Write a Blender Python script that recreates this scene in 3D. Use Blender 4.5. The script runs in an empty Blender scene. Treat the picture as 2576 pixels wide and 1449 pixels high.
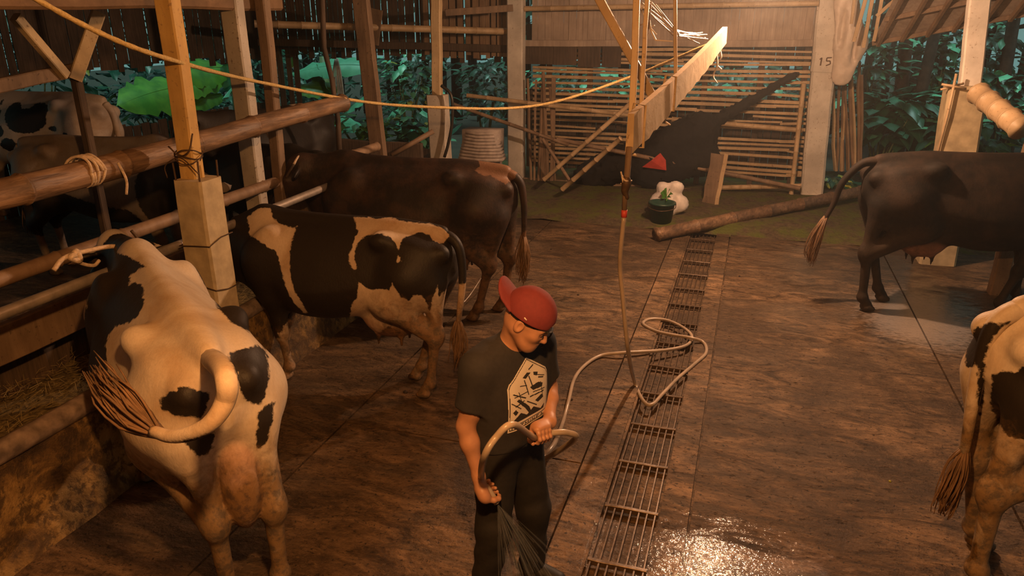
import bpy, math, random
import numpy as np
from mathutils import Vector, Matrix
from mathutils.bvhtree import BVHTree
R = math.radians
rnd = random.Random(7)
S = bpy.context.scene
COL = S.collection

# ------------------------------------------------------------------ camera
FPX = 1850.0; TH = R(20.3); YAW = R(17.634); CH = 2.7
cam = bpy.data.cameras.new('camera'); cam.sensor_width = 36; cam.lens = FPX/2576*36
cam.clip_start = .05; cam.clip_end = 200
co = bpy.data.objects.new('camera', cam); COL.objects.link(co)
co.location = (0, 0, CH); co.rotation_euler = (math.pi/2-TH, 0, YAW)
S.camera = co
_ct, _st = math.cos(TH), math.sin(TH)
def _rz(v, a):
    return np.array([v[0]*math.cos(a)-v[1]*math.sin(a), v[0]*math.sin(a)+v[1]*math.cos(a), v[2]])
_fw = _rz((0, _ct, -_st), YAW); _rt = _rz((1., 0, 0), YAW); _up = _rz((0, _st, _ct), YAW)
_C = np.array([0, 0, CH])
def _ray(px, py): return _fw+_rt*(px-1288)/FPX-_up*(py-724.5)/FPX
def atz(px, py, z=0.): d = _ray(px, py); return _C+d*((z-CH)/d[2])
def aty(px, py, y): d = _ray(px, py); return _C+d*(y/d[1])
def atx(px, py, x): d = _ray(px, py); return _C+d*(x/d[0])
def atd(px, py, t): d = _ray(px, py); return _C+d*t

# ------------------------------------------------------------------ world and lights
W = bpy.data.worlds.new('world'); S.world = W; W.use_nodes = True
bg = W.node_tree.nodes['Background']; bg.inputs[0].default_value = (.30, .62, .58, 1); bg.inputs[1].default_value = .42
S.view_settings.view_transform = 'Standard'; S.view_settings.look = 'None'
S.view_settings.exposure = 0.0; S.view_settings.gamma = 1; S.view_settings.use_curve_mapping = False
def lamp(name, loc, energy, color, rad):
    l = bpy.data.lights.new(name, 'POINT'); l.energy = energy; l.color = color; l.shadow_soft_size = rad
    o = bpy.data.objects.new(name, l); COL.objects.link(o); o.location = loc; return o
BULB_BACK = Vector(aty(1945, -70, 7.2)); BULB_RIGHT = Vector(aty(2395, -260, 8.6)); BULB_NEAR = Vector((-.25, .75, 3.25))
lamp('bulb_light', BULB_BACK, 520, (1.0, .58, .33), .05)
lamp('bulb_light', BULB_RIGHT, 260, (1.0, .66, .46), .05)
sun = bpy.data.lights.new('daylight', 'SUN'); sun.energy = 2.2; sun.color = (.62, 1.0, .92); sun.angle = R(25)
so = bpy.data.objects.new('daylight', sun); COL.objects.link(so); so.rotation_euler = (R(6), R(4), 0)
lamp('bulb_light', BULB_NEAR, 400, (1.0, .45, .14), .06)

# ------------------------------------------------------------------ helpers
def tag(o, label=None, cat=None, group=None, kind=None):
    if label: o['label'] = label
    if cat: o['category'] = cat
    if group: o['group'] = group
    if kind: o['kind'] = kind
    return o
def empty(name, loc=(0, 0, 0), rz=0., label=None, cat=None, group=None):
    o = bpy.data.objects.new(name, None); COL.objects.link(o); o.location = loc; o.rotation_euler = (0, 0, rz)
    o.empty_display_size = .1
    return tag(o, label, cat, group)
class MB:
    def __init__(s): s.v = []; s.f = []; s.m = []
    def add(s, vs, fs, mi=0):
        b = len(s.v); s.v += [tuple(map(float, v)) for v in vs]; s.f += [tuple(b+i for i in f) for f in fs]; s.m += [mi]*len(fs)
    def box(s, c, d, rz=0., mi=0):
        c = np.array(c); h = np.array(d)/2.
        vs = [c+_rz((sx*h[0], sy*h[1], sz*h[2]), rz) for sx in (-1, 1) for sy in (-1, 1) for sz in (-1, 1)]
        s.add(vs, [(0, 1, 3, 2), (4, 6, 7, 5), (0, 4, 5, 1), (2, 3, 7, 6), (0, 2, 6, 4), (1, 5, 7, 3)], mi)
    def beam(s, a, b, w, h, up=(0, 0, 1), n=1, wob=0., bev=.12, mi=0, taper=1., roll=0.):
        # bevelled beam from a to b with w across and h along 'up'
        a = np.array(a, float); b = np.array(b, float); t = (b-a)/np.linalg.norm(b-a)
        u = np.array(up, float); sd = np.cross(t, u)
        if np.linalg.norm(sd) < 1e-3: sd = np.cross(t, (1., 0, 0))
        sd /= np.linalg.norm(sd); u = np.cross(sd, t)
        if roll: sd, u = sd*math.cos(roll)+u*math.sin(roll), u*math.cos(roll)-sd*math.sin(roll)
        e = bev*min(w, h); hw, hh = w/2, h/2
        prof = [(-hw+e, -hh), (hw-e, -hh), (hw, -hh+e), (hw, hh-e), (hw-e, hh), (-hw+e, hh), (-hw, hh-e), (-hw, -hh+e)]
        vs = []
        for i in range(n+1):
            k = i/n; c = a+(b-a)*k+(sd*rnd.uniform(-wob, wob)+u*rnd.uniform(-wob, wob)); q = 1+(taper-1)*k
            vs += [c+sd*x*q+u*z*q for x, z in prof]
        fs = [tuple(range(7, -1, -1)), tuple(n*8+i for i in range(8))]
        for i in range(n):
            for j in range(8): fs.append((i*8+j, i*8+(j+1) % 8, i*8+8+(j+1) % 8, i*8+8+j))
        s.add(vs, fs, mi)
    def tube(s, pts, r, seg=10, mi=0, cap=True, flat=1.):
        pts = [np.array(p, float) for p in pts]; n = len(pts)
        if not hasattr(r, '__len__'): r = [r]*n
        t0 = pts[1]-pts[0]; t0 = t0/np.linalg.norm(t0)
        u = np.cross(t0, (0, 0, 1.)); 
        if np.linalg.norm(u) < 1e-2: u = np.cross(t0, (1., 0, 0))
        u /= np.linalg.norm(u); vs = []
        for i in range(n):
            t = pts[min(i+1, n-1)]-pts[max(i-1, 0)]; t /= (np.linalg.norm(t)+1e-9)
            u = u-t*np.dot(u, t); u /= (np.linalg.norm(u)+1e-9); w = np.cross(t, u)
            for j in range(seg):
                a = 2*math.pi*j/seg; vs.append(pts[i]+(u*math.cos(a)+w*math.sin(a)*flat)*r[i])
        fs = []
        for i in range(n-1):
            for j in range(seg):
                k = (j+1) % seg; fs.append((i*seg+j, i*seg+k, (i+1)*seg+k, (i+1)*seg+j))
        if cap: fs += [tuple(range(seg-1, -1, -1)), tuple((n-1)*seg+j for j in range(seg))]
        s.add(vs, fs, mi)
    def build(s, name, mats, parent=None, smooth=False):
        me = bpy.data.meshes.new(name); me.from_pydata(s.v, [], s.f)
        if not isinstance(mats, (list, tuple)): mats = [mats]
        for m in mats: me.materials.append(m)
        for p, mi in zip(me.polygons, s.m): p.material_index = mi; p.use_smooth = smooth
        me.update()
        o = bpy.data.objects.new(name, me); COL.objects.link(o)
        if parent is not None: o.parent = parent
        return o
def spline(pts, n=8):
    # Catmull-Rom through the points
    P = [np.array(p, float) for p in pts]; P = [2*P[0]-P[1]]+P+[2*P[-1]-P[-2]]; out = []
    for i in range(1, len(P)-2):
        for k in range(n):
            t = k/n; a, b, c, d = P[i-1:i+3]
            out.append(.5*((2*b)+(-a+c)*t+(2*a-5*b+4*c-d)*t*t+(-a+3*b-3*c+d)*t**3))
    out.append(P[-2]); return out
def bamboo(a, b, r, nodes, mb=None, bend=0., seg=14, mi=0, taper=1.):
    mb = mb or MB(); a = np.array(a, float); b = np.array(b, float); pts = []; rr = []
    L = nodes
    for i in range(L+1):
        for dk, q in ((-.03, 1.), (-.012, 1.1), (0, 1.13), (.012, 1.06), (.035, 1.), (.5, .97)):
            k = (i+dk)/L
            if 0 <= k <= 1:
                pts.append(a+(b-a)*k+np.array((0, 0, -bend*4*k*(1-k)))); rr.append(r*q*(1+(taper-1)*k))
    mb.tube(pts, rr, seg, mi); return mb

# ------------------------------------------------------------------ materials
def mat(name, build):
    m = bpy.data.materials.new(name); m.use_nodes = True; nt = m.node_tree
    build(nt, nt.nodes['Principled BSDF']); return m
def N(nt, t, **kw):
    n = nt.nodes.new(t)
    for k, v in kw.items():
        if k.startswith('i_'): n.inputs[int(k[2:])].default_value = v
        else: setattr(n, k, v)
    return n
def coord(nt, scale=(1, 1, 1), kind='Object'):
    tc = N(nt, 'ShaderNodeTexCoord'); mp = N(nt, 'ShaderNodeMapping'); mp.inputs['Scale'].default_value = scale
    nt.links.new(tc.outputs[kind], mp.inputs[0]); return mp.outputs[0]
def noise(nt, vec, scale, detail=4, rough=.55, dist=0.):
    n = N(nt, 'ShaderNodeTexNoise'); n.inputs['Scale'].default_value = scale; n.inputs['Detail'].default_value = detail
    n.inputs['Roughness'].default_value = rough; n.inputs['Distortion'].default_value = dist
    nt.links.new(vec, n.inputs['Vector']); return n.outputs['Fac']
def ramp(nt, fac, stops):
    r = N(nt, 'ShaderNodeValToRGB'); e = r.color_ramp.elements
    while len(e) < len(stops): e.new(.5)
    for el, (p, c) in zip(e, stops):
        el.position = p; el.color = tuple(c)+(1,) if hasattr(c, '__len__') else (c, c, c, 1)
    nt.links.new(fac, r.inputs[0]); return r.outputs[0]
def mix(nt, f, a, b, mode='MIX'):
    m = N(nt, 'ShaderNodeMix', data_type='RGBA', blend_type=mode)
    for sock, v in ((m.inputs[0], f), (m.inputs[6], a), (m.inputs[7], b)):
        if hasattr(v, 'is_output') or isinstance(v, bpy.types.NodeSocket): nt.links.new(v, sock)
        elif hasattr(v, '__len__'): sock.default_value = tuple(v)+(1,)*(4-len(v))
        else: sock.default_value = v if sock == m.inputs[0] else (v, v, v, 1)
    return m.outputs[2]
def mth(nt, op, a, b=0., c=None):
    m = N(nt, 'ShaderNodeMath', operation=op)
    for i, v in enumerate((a, b, c)):
        if v is None: continue
        if isinstance(v, bpy.types.NodeSocket): nt.links.new(v, m.inputs[i])
        else: m.inputs[i].default_value = v
    return m.outputs[0]
def bump(nt, b, h, strength=.4, dist=.02):
    n = N(nt, 'ShaderNodeBump'); n.inputs['Strength'].default_value = strength; n.inputs['Distance'].default_value = dist
    nt.links.new(h, n.inputs['Height']); nt.links.new(n.outputs[0], b.inputs['Normal'])
def wood(name, c1, c2, stretch=(1, 1, 1), scale=9, rough=.75, bs=.5, spots=None, wear=None):
    def f(nt, b):
        v = coord(nt, stretch); n1 = noise(nt, v, scale, 6, .65, .4)
        c = ramp(nt, n1, [(.3, c1), (.7, c2)])
        v2 = coord(nt, (1, 1, 1)); n2 = noise(nt, v2, 2.2, 5)
        c = mix(nt, ramp(nt, n2, [(.35, .55), (.65, 0.)]), c, [x*.45 for x in c1])
        if spots:
            n3 = noise(nt, v2, 34, 5, .6); c = mix(nt, ramp(nt, n3, [(.61, 0.), (.69, .8)]), c, spots)
        nt.links.new(c, b.inputs['Base Color']); b.inputs['Roughness'].default_value = rough
        bump(nt, b, n1, bs, .012)
    return mat(name, f)
def plain(name, c, rough=.6, metal=0., var=.25, scale=12, bs=.15, spec=None):
    def f(nt, b):
        v = coord(nt); n = noise(nt, v, scale, 4)
        cc = ramp(nt, n, [(.3, [x*(1-var) for x in c]), (.7, [min(1, x*(1+var)) for x in c])])
        nt.links.new(cc, b.inputs['Base Color']); b.inputs['Roughness'].default_value = rough; b.inputs['Metallic'].default_value = metal
        if spec is not None: b.inputs['Specular IOR Level'].default_value = spec
        if bs: bump(nt, b, n, bs, .01)
    return mat(name, f)
def f_floor(nt, b, gain=1.):
    v = coord(nt, (1, 1, 1)); vs = coord(nt, (.6, 1.5, 1)); vd = coord(nt, (.5, 1.6, 1)); 
    big = noise(nt, v, .85, 4, .6, .6); mid = noise(nt, vs, 3.6, 9, .70, 1.3); fine = noise(nt, vs, 24, 7, .74, .4); sp = noise(nt, v, 38, 3); tone = noise(nt, vd, 1.6, 6, .65, 1.2); pit = noise(nt, coord(nt, (.7, 1.3, 1)), 17, 5, .72)
    g_ = lambda c: tuple(min(1, x*gain) for x in c)
    c = ramp(nt, mid, [(.36, g_((.028, .017, .009))), (.46, g_((.092, .056, .030))), (.54, g_((.155, .096, .052))), (.66, g_((.25, .155, .085)))])
    c = mix(nt, ramp(nt, tone, [(.47, 0.), (.58, .55)]), c, g_((.080, .058, .040)))
    c = mix(nt, ramp(nt, big, [(.40, .65), (.54, 0.)]), c, g_((.042, .026, .015)))
    c = mix(nt, ramp(nt, fine, [(.38, .6), (.49, 0.)]), c, g_((.035, .023, .014)))
    c = mix(nt, ramp(nt, fine, [(.54, 0.), (.70, .38)]), c, g_((.30, .19, .10)))
    c = mix(nt, ramp(nt, sp, [(.62, 0.), (.66, .85)]), c, (.018, .013, .009))
    c = mix(nt, ramp(nt, pit, [(.61, 0.), (.68, .5)]), c, (.022, .015, .010))
    g = N(nt, 'ShaderNodeNewGeometry'); sx = N(nt, 'ShaderNodeSeparateXYZ'); nt.links.new(g.outputs['Position'], sx.inputs[0])
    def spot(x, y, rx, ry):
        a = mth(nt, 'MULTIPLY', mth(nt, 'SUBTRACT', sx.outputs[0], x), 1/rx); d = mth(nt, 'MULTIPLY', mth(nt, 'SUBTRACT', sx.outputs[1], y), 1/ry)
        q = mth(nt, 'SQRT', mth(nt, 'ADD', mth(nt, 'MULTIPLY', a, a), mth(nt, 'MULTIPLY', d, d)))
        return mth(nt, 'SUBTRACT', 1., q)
    # pale grey patch mixed into the concrete colour beside the dark cow
    pale_patch = mth(nt, 'ADD', spot(1.72, 7.35, .62, .95), mth(nt, 'MULTIPLY', mth(nt, 'SUBTRACT', fine, .5), 1.5))
    c = mix(nt, ramp(nt, pale_patch, [(.1, 0.), (.45, .6)]), c, (.36, .31, .28))
    nt.links.new(c, b.inputs['Base Color'])
    # puddles of splashed water close to the drain, on the right and by the dark cow
    w = spot(.15, 2.9, .8, .75)
    for a in ((1.6, 7.5, .8, 1.4), (-.95, 3.3, .6, .6), (-2.6, 4.0, .9, 1.7), (1.2, 8.6, 1.0, 1.3), (.6, 7.0, .4, .5)): w = mth(nt, 'MAXIMUM', w, spot(*a))
    w = mth(nt, 'ADD', w, mth(nt, 'MULTIPLY', mth(nt, 'SUBTRACT', mid, .5), 1.8))
    rg = ramp(nt, w, [(.0, .62), (.3, .45)])
    b.inputs['Specular IOR Level'].default_value = .3
    nt.links.new(ramp(nt, w, [(.0, 0.), (.3, 1.)]), b.inputs['Coat Weight']); b.inputs['Coat Roughness'].default_value = .10; b.inputs['Coat IOR'].default_value = 1.45
    wn = N(nt, 'ShaderNodeBump'); wn.inputs['Strength'].default_value = 1.; wn.inputs['Distance'].default_value = .0045
    nt.links.new(noise(nt, coord(nt, (1, 1.3, 1)), 30, 3, .55, .4), wn.inputs['Height']); nt.links.new(wn.outputs[0], b.inputs['Coat Normal'])
    nt.links.new(rg, b.inputs['Roughness'])
    h = mth(nt, 'ADD', mth(nt, 'MULTIPLY', mid, .6), mth(nt, 'MULTIPLY', noise(nt, v, 50, 4, .6), .4))
    h = mth(nt, 'SUBTRACT', h, mth(nt, 'MULTIPLY', ramp(nt, pit, [(.60, 0.), (.68, .7)]), .5))
    bump(nt, b, h, .9, .022)
M = {}
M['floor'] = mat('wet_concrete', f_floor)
M['curb'] = mat('curb_concrete', lambda nt, b: f_floor(nt, b, 1.25))
M['channel'] = plain('channel_sludge', (.014, .009, .006), .25, var=.5, scale=14, bs=.6)
M['steel_grate'] = plain('rusty_grate_steel', (.10, .066, .042), .4, .4, var=.4, scale=30)
def f_soil(nt, b):
    v = coord(nt); n = noise(nt, v, 3.2, 8, .7); n2 = noise(nt, v, 16, 6, .7)
    c = ramp(nt, n2, [(.3, (.045, .03, .018)), (.55, (.13, .09, .05)), (.75, (.2, .15, .09))])
    c = mix(nt, ramp(nt, n, [(.44, 0.), (.6, .9)]), c, (.12, .14, .02))
    nt.links.new(c, b.inputs['Base Color']); b.inputs['Roughness'].default_value = .85; bump(nt, b, n2, 1., .05)
M['soil'] = mat('mossy_soil', f_soil)
M['yard'] = plain('far_ground', (.022, .018, .010), .9, var=.5, scale=4, bs=.8)
def f_tr(nt, b):
    v = coord(nt); n = noise(nt, v, 2.6, 9, .68, .6); n2 = noise(nt, v, 13, 7, .7, .3)
    c = ramp(nt, n, [(.38, (.035, .019, .008)), (.48, (.13, .072, .024)), (.56, (.26, .15, .045)), (.66, (.42, .26, .09))])
    c = mix(nt, ramp(nt, n2, [(.42, .8), (.52, 0.)]), c, (.05, .028, .013))
    nt.links.new(c, b.inputs['Base Color']); b.inputs['Roughness'].default_value = .75; bump(nt, b, mth(nt, 'ADD', n, n2), .9, .03)
M['trough'] = mat('stained_trough_concrete', f_tr)
M['lip'] = plain('trough_lip_concrete', (.20, .15, .12), .35, var=.5, scale=14, bs=.4)
M['straw_bed'] = plain('chopped_fodder', (.15, .11, .045), .9, var=.7, scale=30, bs=1.)
M['straw'] = plain('straw_blade', (.24, .18, .07), .7, var=.3)
M['pillar'] = plain('grey_concrete', (.42, .33, .20), .8, var=.22, scale=9, bs=.5)
M['white_post'] = wood('whitewashed_post', (.46, .40, .34), (.62, .55, .47), (1, 1, .6), 5, .7, .5, spots=(.12, .08, .05))
M['white_pillar'] = wood('whitewashed_concrete', (.62, .55, .48), (.76, .70, .62), (1, 1, .6), 4, .7, .6, spots=(.3, .22, .16))
M['post_pale'] = wood('pale_timber', (.50, .36, .20), (.66, .50, .30), (1, 1, .12), 12, .7, .3, spots=(.24, .14, .06))
M['post_yellow'] = wood('yellow_timber', (.52, .31, .09), (.66, .43, .15), (1, 1, .12), 12, .7, .3, spots=(.24, .14, .06))
M['post_brown'] = wood('brown_timber', (.16, .10, .06), (.30, .20, .125), (1, 1, .12), 12, .75, .5, spots=(.05, .03, .02))
M['dark_wood'] = wood('dark_planks', (.050, .033, .023), (.145, .095, .064), (5, 5, .3), 9, .85, .6)
M['beam'] = wood('brown_beam', (.14, .075, .032), (.25, .145, .07), (.2, 1, 1), 9, .75, .4)
def f_log(nt, b):
    v = coord(nt, (3, .35, 3)); n = noise(nt, v, 9, 6, .65, .5); n2 = noise(nt, coord(nt), 3, 5)
    c = ramp(nt, n, [(.3, (.07, .04, .022)), (.5, (.19, .11, .06)), (.72, (.34, .21, .12))])
    c = mix(nt, ramp(nt, n2, [(.4, .6), (.6, 0.)]), c, (.06, .035, .02))
    nt.links.new(c, b.inputs['Base Color']); b.inputs['Roughness'].default_value = .5; bump(nt, b, n, .5, .015)
M['log'] = mat('worn_bamboo_rail', f_log)
M['pipe'] = plain('galvanised_pipe', (.42, .36, .31), .38, .55, var=.25, scale=12)
M['bamboo'] = wood('dry_bamboo', (.46, .31, .17), (.62, .45, .27), (1, 1, .2), 8, .5, .25, spots=(.2, .12, .06))
M['bamboo_old'] = wood('old_bamboo', (.20, .12, .07), (.36, .24, .15), (1, 1, .3), 9, .6, .3)
M['sheet'] = wood('stained_wall_sheet', (.36, .27, .21), (.54, .43, .35), (3, 3, .25), 7, .8, .4)
M['roof'] = plain('roof_boards', (.30, .23, .19), .8, var=.35, scale=5)
M['rope'] = plain('straw_rope', (.52, .36, .14), .8, var=.25, scale=60, bs=.6)
M['twine'] = plain('pale_twine', (.55, .42, .30), .8, var=.25, scale=60)
M['hose'] = plain('rubber_hose', (.36, .28, .21), .32, var=.2, scale=6, bs=0)
M['wire'] = plain('rusted_wire', (.10, .06, .035), .6, .6)
M['bucket'] = plain('dark_green_plastic', (.012, .05, .035), .4, var=.25)
M['sack'] = plain('white_sack', (.62, .55, .50), .75, var=.2, scale=9, bs=.6)
M['plastic'] = plain('torn_plastic_sheet', (.62, .52, .44), .45, var=.2, scale=5, bs=.3)
M['cloth'] = wood('weathered_board', (.52, .36, .2), (.68, .5, .31), (1, 1, 1), 6, .8, .5, spots=(.3, .2, .1))
M['red'] = plain('red_plastic', (.55, .06, .04), .5, var=.15)
M['slat_shade'] = plain('slat_shade_black', (.009, .007, .006), .9, var=.3)  # near-black that stands for the shade on the slatted wall
M['grey_bags'] = plain('grey_sacking', (.30, .25, .22), .6, var=.3)
M['black_pipe'] = plain('black_pipe', (.02, .016, .013), .4)
M['skin'] = plain('skin', (.40, .20, .115), .5, var=.08, scale=30, bs=.05)
M['shirt'] = plain('charcoal_cotton', (.020, .018, .019), .85, var=.15, scale=60, bs=.1)
M['pants'] = plain('black_denim', (.012, .010, .009), .8, var=.25, scale=40, bs=.15)
M['print'] = plain('white_print', (.62, .55, .47), .8, var=.05, bs=0)
M['cap'] = plain('maroon_cap', (.15, .022, .024), .85, var=.08, scale=50, bs=.1)
M['black'] = plain('black_rubber', (.01, .009, .008), .6, var=.1)
M['hair'] = plain('black_hair', (.012, .009, .007), .6)
M['hoof'] = plain('hoof_horn', (.10, .065, .04), .6)
def leafmat(name, c1, c2, rough=.4):
    def f(nt, b):
        n = noise(nt, coord(nt, (1, 1, 1)), 5, 4); oi = N(nt, 'ShaderNodeObjectInfo')
        c = ramp(nt, n, [(.3, c1), (.7, c2)])
        c = mix(nt, mth(nt, 'MULTIPLY', oi.outputs['Random'], .6), c, [x*.45 for x in c1])
        nt.links.new(c, b.inputs['Base Color']); b.inputs['Roughness'].default_value = rough
        b.inputs['Transmission Weight'].default_value = 0.
    return mat(name, f)
M['leaf_teal'] = leafmat('banana_leaf', (.07, .34, .19), (.17, .54, .34))
M['leaf_green'] = leafmat('green_leaf', (.04, .15, .02), (.10, .27, .03))
M['leaf_dark'] = leafmat('dark_leaf', (.008, .05, .028), (.02, .12, .07))
M['leaf_yellow'] = leafmat('yellowing_leaf', (.42, .42, .06), (.60, .55, .12))
M['stem'] = plain('green_stem', (.10, .15, .06), .6, var=.4)
M['trunk'] = plain('dark_trunk', (.035, .024, .018), .9, var=.5, bs=.8)
M['dry_leaf'] = plain('dry_leaf', (.40, .33, .28), .8, var=.3)
def f_spray(nt, b):
    b.inputs['Base Color'].default_value = (.8, .85, .9, 1); b.inputs['Roughness'].default_value = .5
    b.inputs['Alpha'].default_value = .03
M['spray'] = mat('water_spray', f_spray)
def f_bulb(nt, b):
    b.inputs['Emission Color'].default_value = (1, .75, .5, 1); b.inputs['Emission Strength'].default_value = 30
M['bulb'] = mat('lit_bulb', f_bulb)

def coatmat(name, white=(.60, .50, .39), black=(.020, .015, .012), dirt=(.19, .105, .035), ragged=.02, brown=None, rough=.55, dark_dirt=(.045, .028, .016)):
    """hide: 'patch' (metres inside a black patch), 'dirt' 0..1, 'pink' 0..1 are vertex attributes of the hide"""
    def f(nt, b):
        at = lambda n: N(nt, 'ShaderNodeAttribute', attribute_name=n).outputs['Fac']
        v = coord(nt); nr = noise(nt, v, 30, 5, .6); nb = noise(nt, v, 5, 6, .65); hairn = noise(nt, coord(nt, (1, 1, .35)), 90, 4, .6)
        p = mth(nt, 'ADD', at('patch'), mth(nt, 'MULTIPLY', mth(nt, 'SUBTRACT', nr, .5), ragged*2))
        mask = ramp(nt, mth(nt, 'MULTIPLY_ADD', p, 40., .5), [(.35, 0.), (.65, 1.)])
        w = mix(nt, ramp(nt, noise(nt, v, 3.2, 7, .62, .5), [(.42, 0.), (.66, .75)]), white, [x*y for x, y in zip(white, (.66, .52, .36))])
        w = mix(nt, ramp(nt, hairn, [(.35, .18), (.6, 0.)]), w, [x*.5 for x in white])
        k = black
        if brown: k = mix(nt, ramp(nt, nb, [(.42, 0.), (.62, 1.)]), black, brown)
        c = mix(nt, mask, w, k)
        c = mix(nt, at('pink'), c, (.42, .2, .13))
        dn = noise(nt, v, 11, 8, .7, .6)
        dm = mth(nt, 'ADD', mth(nt, 'MULTIPLY', at('dirt'), 1.25), mth(nt, 'MULTIPLY', mth(nt, 'SUBTRACT', dn, .62), 2.2))
        dm = mth(nt, 'MULTIPLY', mth(nt, 'MINIMUM', mth(nt, 'MAXIMUM', dm, 0.), .85), ramp(nt, at('dirt'), [(0., 0.), (.12, 1.)]))
        dc = mix(nt, ramp(nt, noise(nt, v, 19, 5, .7), [(.45, 0.), (.6, 1.)]), dirt, dark_dirt)
        c = mix(nt, dm, c, dc)
        nt.links.new(c, b.inputs['Base Color']); b.inputs['Roughness'].default_value = rough; b.inputs['Specular IOR Level'].default_value = .28
        bump(nt, b, mth(nt, 'ADD', mth(nt, 'MULTIPLY', hairn, .3), nb), .3, .02)
    return mat(name, f)

# ------------------------------------------------------------------ implicit surfaces (smooth unions polygonised as one mesh)
class Field:
    def __init__(s): s.pr = []
    def cone(s, a, b, ra, rb, k=.05, sx=None, op='u'):
        """tapered capsule; sx=(axis, factor) squashes across an axis"""
        a = np.array(a, float); b = np.array(b, float)
        lo = np.minimum(a-ra, b-rb); hi = np.maximum(a+ra, b+rb)
        def f(X, Y_, Z):
            d = b-a; L2 = d@d+1e-12
            t = np.clip(((X-a[0])*d[0]+(Y_-a[1])*d[1]+(Z-a[2])*d[2])/L2, 0, 1)
            ex = X-(a[0]+t*d[0]); ey = Y_-(a[1]+t*d[1]); ez = Z-(a[2]+t*d[2]); r = ra+(rb-ra)*t
            if sx is not None:
                n = np.array(sx[0], float); n /= np.linalg.norm(n); q = ex*n[0]+ey*n[1]+ez*n[2]; g = (1/sx[1]-1)
                ex = ex+n[0]*q*g; ey = ey+n[1]*q*g; ez = ez+n[2]*q*g
            return (np.sqrt(ex*ex+ey*ey+ez*ez)-r)*(1. if sx is None else min(1, sx[1])**.5)
        if sx is not None and sx[1] > 1: m = max(ra, rb)*(sx[1]-1); lo = lo-m; hi = hi+m
        s.pr.append((lo, hi, f, k, op)); return s
    def chain(s, pts, rs, k=.05, sx=None):
        for i in range(len(pts)-1): s.cone(pts[i], pts[i+1], rs[i], rs[i+1], k, sx)
        return s
    def ell(s, c, r, k=.05, rot=None, op='u'):
        c = np.array(c, float); r = np.array(r, float)
        Rm = np.array(rot.to_matrix()) if rot is not None else np.eye(3); m = r.max()
        def f(X, Y_, Z):
            x, y, z = X-c[0], Y_-c[1], Z-c[2]
            u = [(Rm[0, i]*x+Rm[1, i]*y+Rm[2, i]*z) for i in range(3)]
            k0 = np.sqrt(sum((u[i]/r[i])**2 for i in range(3))); k1 = np.sqrt(sum((u[i]/r[i]**2)**2 for i in range(3)))+1e-9
            return k0*(k0-1)/k1
        s.pr.append((c-m, c+m, f, k, op)); return s
    def loft(s, st, k=.05, top=.2, ex=2.):
        """stations (x, z_top, z_bottom, halfwidth)"""
        st = sorted(st); xs = np.array([q[0] for q in st]); n = 60
        xi = np.linspace(xs[0], xs[-1], n)
        def sm(v):
            w = np.interp(xi, xs, v)
            for _ in range(4): w[1:-1] = (w[:-2]+2*w[1:-1]+w[2:])/4
            return w
        zt, zb, hw = sm([q[1] for q in st]), sm([q[2] for q in st]), sm([q[3] for q in st])
        lo = np.array([xs[0], -hw.max(), zb.min()]); hi = np.array([xs[-1], hw.max(), zt.max()])
        def f(X, Y_, Z):
            t = np.interp(X, xi, zt); bt = np.interp(X, xi, zb); w = np.interp(X, xi, hw)
            c = (t+bt)/2; h = (t-bt)/2; zn = (Z-c)/h
            w = w*(1-top*np.clip(zn, -.2, 1)); q = (np.abs(Y_/w)**ex+np.abs(zn)**ex)**(1/ex)
            d = (q-1)*np.minimum(w, h)*.9; e = np.maximum(xs[0]-X, X-xs[-1]); return np.maximum(d, e)
        s.pr.append((lo, hi, f, k, 'u')); return s
    def half(s, p, n, k=.01):
        """keep the side the normal points away from"""
        p = np.array(p, float); n = np.array(n, float); n /= np.linalg.norm(n)
        s.pr.append((None, None, lambda X, Y_, Z: (X-p[0])*n[0]+(Y_-p[1])*n[1]+(Z-p[2])*n[2], k, 'i')); return s
    def offset(s, e, prims=None):
        g = Field()
        for (lo, hi, f, k, op) in (prims or s.pr):
            if op == 'i': continue
            g.pr.append((lo-e, hi+e, (lambda f: lambda X, Y_, Z: f(X, Y_, Z)-e)(f) if op == 'u' else (lambda f: lambda X, Y_, Z: f(X, Y_, Z)+e)(f), k, op))
        return g
    def mesh(s, h, lo=None, hi=None, far=.25):
        us = [q for q in s.pr if q[4] == 'u']
        if lo is None: lo = np.min([q[0]-.06 for q in us], 0)
        if hi is None: hi = np.max([q[1]+.06 for q in us], 0)
        lo = np.array(lo, float); hi = np.array(hi, float)
        n = np.ceil((hi-lo)/h).astype(int)+1
        ax = [(lo[i]+h*np.arange(n[i])).astype(np.float32) for i in range(3)]
        D = np.full(tuple(n), far, np.float32)
        for (l, u, f, k, op) in s.pr:
            if l is None:
                X, Y_, Z = np.ix_(*ax); d = f(X, Y_, Z)
                D = np.maximum(D, d) if k <= 0 else D+0*d
                D = _smax(D, d.astype(np.float32), k) if k > 0 else D
                continue
            pad = max(k, 2.5*h)+.02
            i0 = np.clip(np.floor((l-pad-lo)/h).astype(int), 0, n); i1 = np.clip(np.ceil((u+pad-lo)/h).astype(int)+1, 0, n)
            if (i1 <= i0).any(): continue
            sl = tuple(slice(a, b) for a, b in zip(i0, i1))
            X, Y_, Z = np.ix_(ax[0][sl[0]], ax[1][sl[1]], ax[2][sl[2]])
            d = np.broadcast_to(f(X, Y_, Z), D[sl].shape).astype(np.float32)
            D[sl] = _smin(D[sl], d, k) if op == 'u' else _smax(D[sl], -d, k)
        return _nets(D, lo, h)
def _smin(a, b, k):
    q = np.maximum(k-np.abs(a-b), 0)/k; return np.minimum(a, b)-q*q*k*.25
def _smax(a, b, k): return -_smin(-a, -b, k)
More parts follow.
